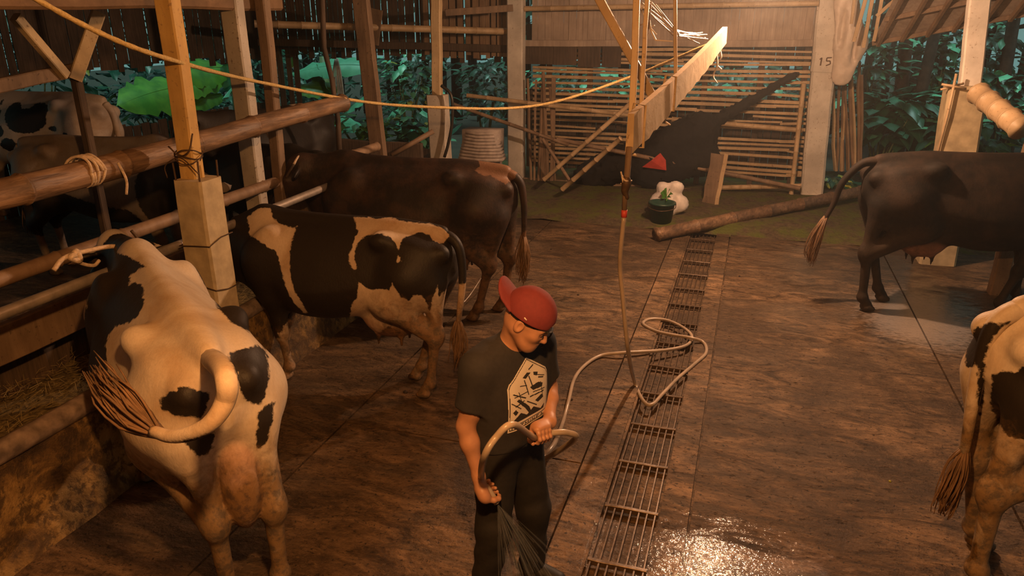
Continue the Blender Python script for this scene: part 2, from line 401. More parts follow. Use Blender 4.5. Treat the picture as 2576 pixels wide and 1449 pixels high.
def _nets(D, lo, h):
    D[0] = np.maximum(D[0], .01); D[-1] = np.maximum(D[-1], .01); D[:, 0] = np.maximum(D[:, 0], .01); D[:, -1] = np.maximum(D[:, -1], .01)
    D[:, :, 0] = np.maximum(D[:, :, 0], .01); D[:, :, -1] = np.maximum(D[:, :, -1], .01)
    I = D < 0; c = np.zeros(tuple(x-1 for x in D.shape), np.int8)
    for i in (0, 1):
        for j in (0, 1):
            for k in (0, 1): c += I[i:I.shape[0]-1+i, j:I.shape[1]-1+j, k:I.shape[2]-1+k]
    cells = np.argwhere((c > 0) & (c < 8)); idx = np.full(c.shape, -1, np.int64); idx[tuple(cells.T)] = np.arange(len(cells))
    acc = np.zeros((len(cells), 3)); cnt = np.zeros(len(cells))
    for a in range(3):
        o1, o2 = [x for x in range(3) if x != a]
        for i in (0, 1):
            for j in (0, 1):
                p = cells.copy(); p[:, o1] += i; p[:, o2] += j; q = p.copy(); q[:, a] += 1
                d0 = D[tuple(p.T)]; d1 = D[tuple(q.T)]; m = (d0 < 0) != (d1 < 0)
                t = np.where(m, d0/(d0-d1+1e-12), 0); pt = p.astype(float); pt[:, a] += t
                acc[m] += pt[m]; cnt[m] += 1
    V = lo+h*acc/cnt[:, None]; Q = []
    for a in range(3):
        o1, o2 = (a+1) % 3, (a+2) % 3
        s0 = [slice(None)]*3; s1 = [slice(None)]*3; s0[a] = slice(0, -1); s1[a] = slice(1, None)
        for s in (s0, s1): s[o1] = slice(1, -1); s[o2] = slice(1, -1)
        A, B = I[tuple(s0)], I[tuple(s1)]
        for fl in (0, 1):
            e = np.argwhere((A & ~B) if fl == 0 else (~A & B))
            if not len(e): continue
            e[:, o1] += 1; e[:, o2] += 1
            def g(i, j): p = e.copy(); p[:, o1] -= i; p[:, o2] -= j; return idx[tuple(p.T)]
            q = np.stack([g(1, 1), g(0, 1), g(0, 0), g(1, 0)], 1)
            Q.append(q if fl == 0 else q[:, ::-1])
    return V, np.concatenate(Q)
def relax(V, Q, it=2, f=.5):
    E = np.concatenate([Q[:, [0, 1]], Q[:, [1, 2]], Q[:, [2, 3]], Q[:, [3, 0]]]); n = np.bincount(E.ravel(), minlength=len(V)).astype(float)
    for _ in range(it):
        s = np.zeros_like(V)
        for a in range(3): s[:, a] = np.bincount(E[:, 0], V[E[:, 1], a], len(V))+np.bincount(E[:, 1], V[E[:, 0], a], len(V))
        V = V*(1-f)+f*s/n[:, None]
    return V
def meshobj(name, V, Q, m, parent=None, extra=None):
    """one mesh object; extra = MB with further closed tubes in the same mesh"""
    nv = len(V); me = bpy.data.meshes.new(name)
    tri = False
    fs = [tuple(q) for q in Q.tolist()]; vs = V.tolist()
    if extra: vs = vs+[list(v) for v in extra.v]; fs = fs+[tuple(i+nv for i in f) for f in extra.f]
    me.from_pydata(vs, [], fs); me.polygons.foreach_set('use_smooth', [True]*len(me.polygons)); me.materials.append(m); me.update()
    o = bpy.data.objects.new(name, me); COL.objects.link(o)
    if parent is not None: o.parent = parent
    return o
def setattr_f(me, name, arr):
    a = me.attributes.new(name, 'FLOAT', 'POINT'); a.data.foreach_set('value', np.asarray(arr, np.float32))
def poly_sd(P, poly):
    """signed distance (positive inside) of 2-D points to a polygon"""
    P = np.asarray(P); poly = np.asarray(poly, float); d = np.full(len(P), 1e9); ins = np.zeros(len(P), bool); n = len(poly)
    for i in range(n):
        a = poly[i]; b = poly[(i+1) % n]; e = b-a; w = P-a; t = np.clip((w@e)/(e@e+1e-12), 0, 1)
        d = np.minimum(d, np.hypot(*(w-t[:, None]*e).T))
        c = ((a[1] > P[:, 1]) != (b[1] > P[:, 1])); x = (b[0]-a[0])*(P[:, 1]-a[1])/(b[1]-a[1]+1e-12)+a[0]; ins ^= c & (P[:, 0] < x)
    return np.where(ins, d, -d)
# ------------------------------------------------------------------ the shed: floor, drain, walls, roof
DX0, DX1 = -.575, -.265
YE = 9.75
def struct(name, mb, m, smooth=False): return tag(mb.build(name, m, None, smooth), kind='structure')
mb = MB()
for (x0, x1, y0, y1) in ((-3.42, -2.515, -4, YE), (-2.50, -.805, -4, 3.985), (-2.50, -.805, 4.0, YE), (-.08, 1.70, -4, YE), (1.715, 9, -4, YE)):
    mb.box(((x0+x1)/2, (y0+y1)/2, -.15), (x1-x0, y1-y0, .3))
mb.box((2.8, 3, -.2), (13, 14, .3))
for x0 in (-9.0,):
    mb.box((-6.6, 3.8, .07), (4.2, 16, .5))
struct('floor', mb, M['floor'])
mb = MB()
mb.box((-.79+.095, 2.87, -.10), (.19, 13.7, .225)); mb.box((-.60+.008, 2.87, -.05), (.022, 13.7, .1)); 
mb.box((-.26+.085, 2.87, -.10), (.16, 13.7, .22))
struct('trim_1', mb, M['curb'])
mb = MB(); mb.box(((DX0+DX1)/2, 2.87, -.24), (DX1-DX0+.02, 13.7, .14)); struct('trim_2', mb, M['channel'])
mb = MB()   # uneven mossy earth bank past the slab
n = 46; vs = []; fs = []
for j in range(16):
    for i in range(n):
        x = -5.2+i*.32; y = YE-.05+j*.3; vs.append((x+rnd.uniform(-.05, .05), y+(rnd.uniform(-.08, .08) if j else 0), (-.02 if j == 0 else .05)+rnd.uniform(0, .05)))
for j in range(15):
    for i in range(n-1): k = j*n+i; fs.append((k, k+1, k+n+1, k+n))
mb.add(vs, fs); o = mb.build('mossy_soil', M['soil'], None, True); tag(o, 'strip of damp earth with green moss between concrete floor and slatted wall', 'soil', kind='stuff')
mb = MB(); mb.box((0, 22, -.3), (70, 50, .3)); struct('ground', mb, M['yard'])

# drain grate
g = empty('drain_grate', (0, 0, 0), 0, 'long rusty steel bar grate over the drain channel in the floor', 'drain grate')
for i in range(7):
    mb = MB(); x = DX0+.015+i*(DX1-DX0-.03)/6; mb.beam((x, 1.0, -.02), (x, 9.65, -.02), .010, .03, n=1, bev=.1); mb.build('long_bar', M['steel_grate'], g)
for i in range(18):
    mb = MB(); y = 1.2+i*.485; mb.beam((DX0, y, -.017), (DX1, y, -.017), .024, .035, n=4, wob=.002); mb.build('cross_bar', M['steel_grate'], g)

# feeding trough on the left
t = empty('feed_trough', (-3.8, 4, 0), 0, 'long concrete feed trough with rounded lip along the left side', 'trough')
def T(mb, name, m, sm=False):
    o = mb.build(name, m, t, sm); o.matrix_parent_inverse = Matrix.Translation((3.8, -4, 0)); return o
mb = MB(); 
ys = [-2+i*.22 for i in range(56)]
prof = [(-3.36, 0), (-3.385, .10), (-3.43, .30), (-3.455, .60), (-3.55, .60), (-3.56, 0)]
vs = []; fs = []
for y in ys:
    for (x, z) in prof: vs.append((x+rnd.uniform(-.012, .012), y, z))
k = len(prof)
for i in range(len(ys)-1):
    for j in range(k-1): fs.append((i*k+j, i*k+j+1, (i+1)*k+j+1, (i+1)*k+j))
mb.add(vs, fs); T(mb, 'front_wall', M['trough'])
mb = MB(); mb.tube([(-3.475+rnd.uniform(-.006, .006), y, .61+rnd.uniform(-.005, .005)) for y in ys], .062, 12); T(mb, 'lip', M['lip'], True)
mb = MB(); mb.box((-4.40, 4.1, .40), (.12, 12.3, .8)); T(mb, 'back_wall', M['dark_wood'])
mb = MB(); mb.box((-4.0, 4.1, .2), (.8, 12.3, .2)); T(mb, 'trough_floor', M['channel'])
mb = MB(); vs = []; fs = []; nx, ny = 9, 70
for j in range(ny):
    for i in range(nx):
        x = -3.54-i*.1; y = -1+j*.14; vs.append((x, y, .50-.09*abs(i/8-.15)+rnd.uniform(-.025, .03)))
for j in range(ny-1):
    for i in range(nx-1): q = j*nx+i; fs.append((q, q+nx, q+nx+1, q+1))
mb.add(vs, fs)
tag(mb.build('cattle_fodder', M['straw_bed'], None, True), 'chopped straw fodder lying in the left feed trough', 'fodder', kind='stuff')
mb = MB()
for i in range(1500):
    x = rnd.uniform(-4.25, -3.56); y = rnd.uniform(1.0, 6.5) if i > 160 else rnd.uniform(2.2, 3.6); a = rnd.uniform(0, 3.14); L = rnd.uniform(.02, .09); z = .515+rnd.uniform(0, .03)
    mb.beam((x, y, z), (x+L*math.cos(a), y+L*math.sin(a), z+rnd.uniform(-.012, .03)), .0028, .002)
tag(mb.build('straw', M['straw']), 'loose pale straw blades scattered over the fodder in the trough', 'straw', kind='stuff')

def single(name, mb, m, label, cat, group=None, smooth=False): return tag(mb.build(name, m, None, smooth), label, cat, group)
# rails of the left stall
mb = MB(); bamboo((-3.78, .9, 1.76), (-3.78, 6.45, 1.90), .085, 8, mb, taper=.92)
mb.v = [(x+.012*math.sin(y*2.1), y, z+.012*math.sin(y*1.3)) for x, y, z in mb.v]
single('bamboo_rail', mb, M['log'], 'thick worn bamboo rail running above the trough on the left', 'rail', None, True)
mb = MB(); mb.tube([(-3.66, .8+i*.8, 1.22+.006*math.sin(i)) for i in range(9)]+[(-3.66, 7.2, 1.21)], .034, 14)
single('steel_pipe_rail', mb, M['pipe'], 'bare metal pipe rail passing behind the concrete pillar, below the bamboo rail', 'rail', None, True)
mb = MB(); mb.beam((-4.1, .8, .86), (-4.1, 7.4, .90), .06, .24, n=12, wob=.006)
single('plank_rail', mb, M['post_brown'], 'low brown plank along the back of the feed trough', 'plank')
mb = MB(); bamboo((-4.15, 1.2, 1.22), (-4.15, 7.8, 1.26), .05, 12, mb)
single('bamboo_rail', mb, M['bamboo_old'], 'thin brown bamboo rail behind the pipe rail', 'rail', None, True)

def post(name, a, b, w, h, m, label, cat='post', n=8, wob=.004, group=None, roll=0.):
    mb = MB(); mb.beam(a, b, w, h, up=(0, 1, 0), n=n, wob=wob, bev=.1, roll=roll); return single(name, mb, m, label, cat, group)
RZ = 3.25
# concrete pillar with the timber post on it
PX, PY = -3.42, 3.93
root = empty('concrete_pillar', (PX, PY, 0), 0, 'square grey concrete pillar bound with wire at the left trough', 'pillar')
mb = MB(); mb.beam((0, 0, 0), (0, 0, 1.70), .235, .235, up=(0, 1, 0), n=10, wob=.0025, bev=.07, taper=.93); mb.build('shaft', M['pillar'], root)
for z, dz in ((1.26, .05), (.98, -.04)):
    mb = MB(); h = .121; mb.tube([(-h, -h, z), (0, -h-.002, z+.01), (h, -h, z+dz*.3), (h+.002, 0, z+dz), (h, h, z+dz), (-h, h, z), (-h, -h, z)], .004, 6); mb.build('wire_tie', M['wire'], root)
for x, y in ((-.09, -.09), (.09, -.085), (.09, .09), (-.09, .09)):
    mb = MB(); mb.tube([(x, y, 1.66), (x+rnd.uniform(-.01, .01), y, 1.80+rnd.uniform(0, .06))], .006, 6); mb.build('rebar', M['wire'], root)
post('timber_post', (PX-.04, PY+.01, 1.69), (PX-.03, PY+.01, RZ), .125, .10, M['post_yellow'], 'yellow-lit pale timber post standing on the concrete pillar', n=6)
mb = MB()
for q in range(3):
    a0 = q*1.3; mb.tube(spline([(PX-.04+.085*math.cos(a0+i*.8), PY+.085*math.sin(a0+i*.8), 1.82+.03*q+.02*math.sin(i*1.7+q)) for i in range(9)], 4), .004, 6)
mb.tube(spline([(PX+.06, PY-.05, 2.0), (PX+.05, PY-.09, 1.9), (PX-.03, PY-.09, 1.86), (PX-.1, PY-.1, 1.92)], 5), .005, 6)
mb.tube(spline([(PX-.12, PY-.13, 1.72), (PX-.12, PY-.13, 1.8), (PX-.02, PY-.1, 1.85), (PX+.12, PY-.12, 1.76)], 5), .004, 6)
single('binding_wire', mb, M['wire'], 'rusty wire twisted around the foot of the yellow-lit post', 'wire', None, True)
# other posts
post('whitewashed_post', (-4.25, 5.62, 0), (-4.22, 5.56, RZ), .165, .12, M['white_post'], 'pale pink-lit post with dark specks behind the bamboo rail')
post('timber_post', (-4.17, 5.85, 0), (-4.08, 5.8, RZ), .10, .10, M['post_brown'], 'dark timber post beside the pale speckled post')
post('timber_post', aty(962, 385, 8.6)*(1, 1, 0), aty(908, -10, 8.6), .20, .10, M['post_brown'], 'brown timber post with bolt holes in front of the banana plants')
q = aty(1112, 383, 9.6); q2 = aty(1100, 238, 9.6)
single('concrete_footing', (lambda mb: (mb.beam((q[0], 9.6, 0), (q2[0], 9.6, q2[2]), .27, .2, up=(0, 1, 0), n=5, wob=.004), mb)[1])(MB()), M['white_post'], 'pale concrete footing under the slim post right of the banana plants', 'footing')
q3 = aty(1098, -20, 9.6); post('timber_post', (q2[0], 9.6, q2[2]), (q3[0], 9.6, q3[2]), .13, .1, M['post_pale'], 'slim pale timber post on the concrete footing')
q = aty(1300, 450, 12.1); q2 = aty(1298, -20, 12.1); post('concrete_post', (q[0], 12.1, 0), (q2[0], 12.1, q2[2]+.2), .27, .2, M['white_pillar'], 'whitewashed post left of the slatted back wall', 'post')
# right pillar with number
q = aty(2042, 480, 12.3); q2 = aty(2086, -20, 12.3)
root = empty('concrete_pillar', (q[0], 12.3, 0), 0, 'whitewashed concrete pillar marked 15, right of the slatted wall', 'pillar')
mb = MB(); dx = q2[0]-q[0]; mb.beam((0, 0, 0), (dx, 0, q2[2]+.2), .33, .26, up=(0, 1, 0), n=9, wob=.006); mb.build('shaft', M['white_pillar'], root)
zc = aty(2076, 150, 12.15)
mb = MB(); mb.beam((zc[0]-q[0], 0, zc[2]-.18), (zc[0]-q[0]+.01, 0, zc[2]+.10), .36, .29, up=(0, 1, 0)); mb.build('collar', M['white_pillar'], root)
cx, cz = zc[0]-q[0], zc[2]-.03; yy = -.15
mb = MB(); mb.beam((cx-.055, yy, cz-.055), (cx-.05, yy, cz+.055), .020, .006, up=(0, 1, 0)); mb.beam((cx-.075, yy, cz+.03), (cx-.05, yy, cz+.055), .014, .006, up=(0, 1, 0))
for a, b in (((.02, .055), (.085, .06)), ((.02, .055), (.018, .01)), ((.018, .01), (.07, .012)), ((.07, .012), (.078, -.03)), ((.078, -.03), (.02, -.055))):
    mb.beam((cx+a[0], yy, cz+a[1]), (cx+b[0], yy, cz+b[1]), .016, .006, up=(0, 1, 0))
mb.build('painted_number', M['wire'], root)
# white post on a footing at the right
q = aty(2402, 380, 9.3); q2 = aty(2432, 215, 9.3); q3 = aty(2456, -30, 9.3)
sl = (q2[0]-q[0])/(q2[2]-q[2]); zb = .0; xb = q[0]-sl*q[2]
root = empty('concrete_footing', (xb, 9.3, 0), 0, 'whitewashed square footing under the bright white post behind the near-black cow', 'footing')
mb = MB(); mb.beam((0, 0, 0), (q2[0]-xb, 0, q2[2]), .38, .3, up=(0, 1, 0), n=6, wob=.006, bev=.08); mb.build('shaft', M['pillar'], root)
post('white_post', (q2[0]+.03, 9.32, q2[2]-.02), (q3[0]+.02, 9.32, q3[2]+.3), .20, .15, M['white_pillar'], 'bright white post lit by the right-hand bulb, on its square footing')
c0 = aty(2400, 215, 9.1)
root = empty('stick_cross', tuple(c0), 0, 'thin pale sticks tied as a cross on the white post footing', 'sticks')
mb = MB(); mb.tube([(0, 0, .12), (-.005, 0, -.3), (-.03, .03, -.9)], .014, 8); mb.build('upright_stick', M['bamboo'], root, True)
mb = MB(); mb.tube([(-.12, 0, .01), (.12, 0, -.03)], .013, 8); mb.build('cross_stick', M['bamboo'], root, True)
mb = MB(); mb.tube([(-.11, .05, -.05), (.10, .05, .02)], .012, 8); mb.build('cross_stick', M['bamboo'], root, True)
# thick bamboo pole at the far right
a = aty(2462, 235, 8.9); b = aty(2562, 318, 8.2)
single('bamboo_pole', bamboo(a, b+(b-a)*.05, .105, 4), M['bamboo'], 'thick pale bamboo pole sloping down at the far right', 'pole', None, True)
b = b+np.array((.18, .12, 0)); post('timber_post', (b[0], b[1], 0), (b[0]+.02, b[1], b[2]+.2), .14, .14, M['post_brown'], 'brown stump post holding the thick bamboo pole at the right edge')
# fallen pole over the end of the drain
a = atz(1652, 590, .09); b = aty(2165, 482, 12.0)
single('fallen_pole', bamboo(a, b, .085, 6), M['log'], 'dark bamboo pole lying across the end of the drain, rising to the right', 'pole', None, True)

# roof
mb = MB()
mb.beam((-5.5, 5, 3.65), (5.5, 5, 3.75), .05, 22, up=(0, 1, 0)) if False else None
mb.box((.0, 4.1, 3.75), (18.2, 17.6, .05)); struct('ceiling', mb, M['roof'])
mb = MB()
for i in range(9): mb.beam((-9, -3+i*1.95, 3.6), (9, -3+i*1.95, 3.6), .08, .14)
struct('trim_3', mb, M['beam'])
mb = MB(); mb.box((-1, -4.6, 1.7), (21, .1, 4.2)); struct('wall_front', mb, M['dark_wood'])

def planks(mb, p0, p1, z0, z1, w=.1, gap=.006, th=.015, jz=.03, jt=0., skip=.0):
    p0 = np.array(p0, float); p1 = np.array(p1, float); L = np.linalg.norm(p1-p0); t = (p1-p0)/L; n = np.array((-t[1], t[0])); s = 0
    while s < L-w*.5:
        ww = w*rnd.uniform(.75, 1.25); c = p0+t*(s+ww/2)+n*rnd.uniform(-.01, .01)
        if rnd.random() > skip:
            mb.beam((c[0], c[1], z0+rnd.uniform(-jz, jz)), (c[0]+rnd.uniform(-jt, jt), c[1], z1+rnd.uniform(-jz, jz)), ww, th, up=(n[0], n[1], 0))
        s += ww+gap*rnd.uniform(.2, 3)
# left and back-left plank walls above the openings
mb = MB(); planks(mb, (-8.9, -4), (-8.9, 12.6), 1.97, 3.75, .13, .005, jz=.08); planks(mb, (-8.9, -4), (-8.9, 12.6), .0, 1.15, .15, .012, jz=.05)
struct('wall_left', mb, M['dark_wood'])
mb = MB(); planks(mb, (-8.9, 12.5), (-4.0, 12.5), 2.02, 3.75, .09, .009, jz=.09); planks(mb, (-8.9, 12.55), (-5.3, 12.55), .0, .42, .12, .008, jz=.03)
planks(mb, (-8.9, 12.62), (-8.2, 12.62), .9, 2.2, .12, .03, jz=.03)
struct('wall_back', mb, M['dark_wood'])
# heavy tie beam and braces at the upper left
mb = MB(); mb.beam((-4.24, .6, 2.90), (-4.24, 6.2, 2.92), .16, .34, n=10, wob=.008); single('tie_beam', mb, M['beam'], 'heavy brown beam across the top left corner', 'beam')
a = atx(-40, 222, -5.2); b = atx(205, 172, -5.2); mb = MB(); mb.beam(a, b, .07, .10, n=4, wob=.004); single('rail_board', mb, M['post_brown'], 'brown board that the two slanting braces stand on, upper left', 'board')
mb = MB(); mb.beam(atx(38, 42, -5.1), atx(165, 190, -5.15), .06, .075); single('brace', mb, M['post_pale'], 'slanting pale brace leaning left, upper left corner', 'brace')
mb = MB(); mb.beam(atx(248, 30, -5.0), atx(188, 200, -5.15), .07, .10); single('brace', mb, M['post_pale'], 'slanting wider brace leaning right, upper left corner', 'brace')
mb = MB(); mb.beam(atx(190, 190, -5.2), (-5.2, atx(190, 190, -5.2)[1], .3), .07, .07); single('timber_post', mb, M['dark_wood'], 'thin dark post under the foot of the two braces', 'post')
mb = MB(); bamboo(aty(640, 60, 10), aty(1300, 80, 12.3), .055, 12, mb); single('bamboo_pole', mb, M['bamboo'], 'long level bamboo pole tied in front of the back plank wall', 'pole', None, True)
mb = MB(); mb.beam(aty(925, 108, 11), aty(935, 20, 11), .38, .03, up=(0, 1, 0)); single('board', mb, M['post_brown'], 'square brown board nailed high on the bolted post', 'board')
mb = MB(); mb.beam(aty(650, 105, 11.8), aty(1280, 122, 12.3), .06, .12, n=6, wob=.01); single('rail_board', mb, M['dark_wood'], 'dark board behind the level bamboo pole', 'board')
mb = MB(); mb.beam(aty(1120, 32, 11), aty(1290, 20, 11.5), .05, .1); single('rail_board', mb, M['post_brown'], 'short brown board high between the slim post and the whitewashed post', 'board')
mb = MB(); mb.beam(aty(700, 430, 6.8), aty(690, 250, 6.6), .09, .08); single('stake', mb, M['post_brown'], 'short brown stake tied to the bamboo rail', 'post')
mb = MB(); mb.tube([aty(808, -60, 7.5), aty(815, 120, 7.5), aty(835, 200, 7.5), aty(850, 300, 7.5), aty(855, 400, 7.5)], [.03, .03, .028, .03, .034], 10); single('hanging_pole', mb, M['dark_wood'], 'thin dark pole hanging in front of the banana leaves', 'pole', None, True)
mb = MB(); planks(mb, (-5.5, 12.3), (-3.95, 12.3), 2.05, 3.7, .09, .02); single('slatted_screen', mb, M['bamboo_old'], 'panel of upright brown slats beside the whitewashed post', 'panel')
mb = MB(); mb.beam((-7.4, 9.0, .35), (-7.4, 9.0, 1.0), .02, .02); a = aty(745, 355, 9.2); b = aty(1060, 358, 9.2)
mb = MB(); mb.beam((a[0], 9.2, .55), (b[0], 9.2, .55), .08, 1.05, n=5, wob=.01); single('low_wall', mb, M['dark_wood'], 'low dark wall under the banana plants', 'wall')
mb = MB(); mb.tube([aty(985, 390, 9.0), aty(1090, 330, 9.3)], .035, 10); single('bamboo_pole', mb, M['bamboo_old'], 'short slanting pole leaning on the concrete footing', 'pole', None, True)
mb = MB(); mb.tube(spline([aty(1110, 215, 9.4), aty(1135, 240, 9.4), aty(1138, 300, 9.4), aty(1128, 360, 9.4), aty(1118, 395, 9.4)], 5), .022, 8); single('hose', mb, M['black_pipe'], 'black hose hanging down the side of the concrete footing', 'hose', None, True)
mb = MB()
for i in range(9):
    c = aty(1218, 350, 9.9); L = .30-.012*i
    zz = c[2]-.25+.045*i; mb.tube([(c[0]-L, 9.9, zz), (c[0]-L-.01, 9.74, zz), (c[0]-L+.06, 9.68, zz+.004), (c[0], 9.66, zz-.004), (c[0]+L-.06, 9.68, zz+.003), (c[0]+L+.01, 9.74, zz), (c[0]+L, 9.9, zz)], .027, 8)
mb.box((c[0], 9.86, c[2]-.06), (.52, .3, .42))
mb.beam((c[0], 9.9, 0), (c[0], 9.9, c[2]-.27), .5, .4)
single('sacking_pile', mb, M['grey_bags'], 'folded pile of dull grey sacking behind the dark brown cow', 'sacks', None, True)

# slatted bamboo wall at the back
YB = 12.5
root = empty('bamboo_wall', (-1.5, YB, 0), 0, 'back wall of level bamboo slats with dark gaps', 'fence')
def part(mb, name, m, loc, sm=False): o = mb.build(name, m, root, sm); o.matrix_parent_inverse = Matrix.Translation(-Vector(loc)); return o
LW = (-1.5, YB, 0)
mb = MB(); z = .30
while z < 2.2:
    x = -3.6
    while x < .85:
        L = rnd.uniform(.9, 2.6); x2 = min(.9, x+L); dz = rnd.uniform(-.03, .03)
        if rnd.random() > .07: mb.beam((x, YB+rnd.uniform(-.02, .02), z+rnd.uniform(-.012, .012)), (x2, YB, z+dz), rnd.uniform(.02, .03), rnd.uniform(.032, .052), n=2, wob=.004)
        x = x2-.03
    z += rnd.uniform(.066, .095)
part(mb, 'slats', M['bamboo'], LW)
for x in (-3.35, -2.6, -1.7, -.75, .1, .72):
    mb = MB(); mb.beam((x, YB+.06, 0), (x+rnd.uniform(-.05, .05), YB+.06, 2.4), .09, .06, up=(0, 1, 0)); part(mb, 'upright', M['dark_wood'], LW)
mb = MB(); mb.box((-1.4, YB+.62, 1.2), (4.6, .05, 1.0)); single('board_stack', mb, M['dark_wood'], 'dark boards behind the bamboo slats', 'boards') if False else None
def pole(p, q, r, m, label, name='bamboo_pole', nodes=8):
    return single(name, bamboo(p, q, r, nodes), m, label, 'pole', None, True)
A = aty
pole(A(1175, 240, 11.8), A(1600, 292, 11.9), .035, M['bamboo'], 'level bamboo rail crossing the whitewashed post, left half of the slatted wall')
pole(A(1690, 300, 12.2), A(2018, 328, 12.3), .04, M['bamboo'], 'level bamboo rail on the right half of the slatted wall')
pole(A(1140, 262, 11.4), A(1430, 365, 11.6), .03, M['bamboo_old'], 'dark bamboo slanting down to the right behind the whitewashed post')
pole(A(1400, 350, 11.6), A(2012, 474, 12.0), .035, M['bamboo_old'], 'long dark bamboo slanting down to the foot of the numbered pillar')
pole(A(1318, 452, 12.0), A(1765, 482, 12.0), .04, M['bamboo_old'], 'lowest level bamboo rail, left part')
pole(A(1815, 472, 12.0), A(2015, 468, 12.1), .04, M['bamboo'], 'lowest level bamboo rail, right part')
pole(A(1368, 452, 11.0), A(1592, 255, 11.0), .035, M['bamboo'], 'slanting bamboo brace rising right, the one farther left', nodes=6)
pole(A(1415, 476, 10.6), A(1562, 348, 10.2), .036, M['bamboo'], 'slanting bamboo brace rising right to the wrapped board', nodes=5)
pole(A(1365, 350, 11.4), A(1438, 462, 11.2), .028, M['bamboo_old'], 'short bamboo crossing the slanting braces, leaning left', nodes=4)
pole(A(2022, 210, 12.1), A(1990, 490, 12.1), .035, M['bamboo'], 'upright bamboo just left of the numbered pillar', nodes=5)
ORD = ('first', 'second', 'third', 'fourth', 'fifth', 'sixth', 'seventh', 'eighth', 'ninth')
for i in range(8):
    x = 1335+i*9+rnd.uniform(-3, 3); mb = MB(); mb.beam(A(x+rnd.uniform(-12, 14), 160+rnd.uniform(0, 90), 11.95), A(x, 455, 11.9), rnd.uniform(.03, .07), .03, n=4, wob=.01)
    single('upright_stick', mb, M['bamboo_old'], ORD[i]+' brown stick from the left in the cluster leaning right of the whitewashed post', 'stick', 'sticks leaning by the whitewashed post')
mb = MB(); planks(mb, (-3.6, 12.42), (.9, 12.42), 2.32, 3.7, .11, .001, th=.012, jz=.0); mb.beam((-3.75, 12.36, 2.27), (.95, 12.36, 2.32), .05, .10, n=6, wob=.008)
single('wall_sheeting', mb, M['sheet'], 'upper wall of stained ribbed sheeting above the bamboo slats', 'sheeting')
mb = MB(); bamboo(A(1320, 22, 12.1), A(2060, 8, 12.1), .04, 10, mb); single('bamboo_pole', mb, M['bamboo'], 'level bamboo along the sheeting near the top of the view', 'pole', None, True)
mb = MB(); planks(mb, (-3.7, 12.38), (-2.1, 12.38), 1.92, 2.26, .4, .01, th=.02); single('board', mb, M['dark_wood'], 'dark boards under the sheeting at its left end', 'board')
# black heap and slanting arm shaped after the shade across the slats
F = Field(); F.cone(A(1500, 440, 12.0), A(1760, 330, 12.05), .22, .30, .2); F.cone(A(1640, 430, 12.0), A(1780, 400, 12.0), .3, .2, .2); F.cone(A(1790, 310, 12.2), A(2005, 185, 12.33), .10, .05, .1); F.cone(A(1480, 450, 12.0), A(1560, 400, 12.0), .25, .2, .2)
V, Q = F.mesh(.05); V += np.random.RandomState(3).normal(0, .012, V.shape); o = meshobj('shade_heap', V, Q, M['slat_shade']); tag(o, 'black heap added as the shade in front of the bamboo slats', 'shade heap')
c = A(1655, 408, 11.62); mb = MB()
mb.add([c+np.array(v) for v in ((-.24, 0, -.09), (-.10, -.05, .03), (.03, -.04, .15), (.12, 0, .04), (.14, 0, -.12), (-.05, .12, -.1), (.02, .12, .12))], [(0, 4, 3, 2, 1), (0, 1, 5), (1, 2, 6, 5), (2, 3, 6), (3, 4, 5, 6), (0, 5, 4)])
single('red_scrap', mb, M['red'], 'crumpled red plastic scrap lying on the dark shade heap', 'plastic')
root = empty('split_board', tuple(A(1785, 510, 11.2)*(1, 1, 0)), 0, 'weathered split board standing upright against the low bamboo rail', 'board')
bz = A(1785, 510, 11.2)
mb = MB(); mb.beam((-.02, 0, -.0), (.06, 0, .80), .20, .03, up=(0, 1, 0), n=5, wob=.01); mb.build('board', M['post_brown'], root)
mb = MB(); mb.beam((.10, -.03, -.0), (.17, -.03, .82), .06, .04, up=(0, 1, 0), n=5, wob=.01); mb.build('batten', M['bamboo'], root)

# hanging frame with the wrapped board in the middle of the shed
HA0 = A(1585, 335, 4.45); HB0 = A(1822, 88, 6.9)
root = empty('wrapped_board', tuple(HA0), 0, 'long pale board wrapped in cloth, hanging slantwise below the roof', 'board')
d = HB0-HA0; mb = MB(); n = 30; vs = []; fs = []
for i in range(n+1):
    k = i/n; c = d*k+np.array((0, 0, -.025*math.sin(k*3.14))); h = .115*(1-.42*k); w = .028
    lo_ = -h-(.022*abs(math.sin(i*1.9)) if 2 < i < 26 else 0)
    for a_, b_ in ((-w, lo_), (w, lo_), (w*.8, h), (-w*.8, h)): vs.append(c+np.array((a_*.9, -a_*.4, b_)))
for i in range(n):
    for j in range(4): fs.append((i*4+j, i*4+(j+1) % 4, i*4+4+(j+1) % 4, i*4+4+j))
fs += [(3, 2, 1, 0), (n*4, n*4+1, n*4+2, n*4+3)]; mb.add(vs, fs); mb.build('board', M['cloth'], root)
for k in (.06, .33):
    mb = MB(); c = d*k; h = .12*(1-.42*k); mb.tube([c+(-.04, .0, -h-.02), c+(-.045, -.02, 0), c+(-.03, 0, h+.01), c+(.04, 0, h), c+(.04, 0, -h-.02), c+(-.04, 0, -h-.02)], .009, 6); mb.build('tie', M['cloth'], root, True)
for k, l in ((.02, .06), (.32, .12), (.95, .16), (.9, .24)):
    mb = MB(); c = d*k+np.array((0, 0, -.09)); pts = spline([c, c+(.015, 0, -l*.4), c+(-.01, 0, -l*.75), c+(.03, .01, -l)], 4); mb.tube(pts, [.028*(1-i/len(pts)*.6) for i in range(len(pts))], 7, flat=.35); mb.build('loose_cloth', M['plastic'] if k > .8 else M['cloth'], root, True)
def batten(a, b, w, h, m, label, name='batten'): mb = MB(); mb.beam(a, b, w, h, up=(0, 1, 0), n=6, wob=.003); return single(name, mb, m, label, 'batten')
e = lambda px, py, y: np.array(A(px, py, y))
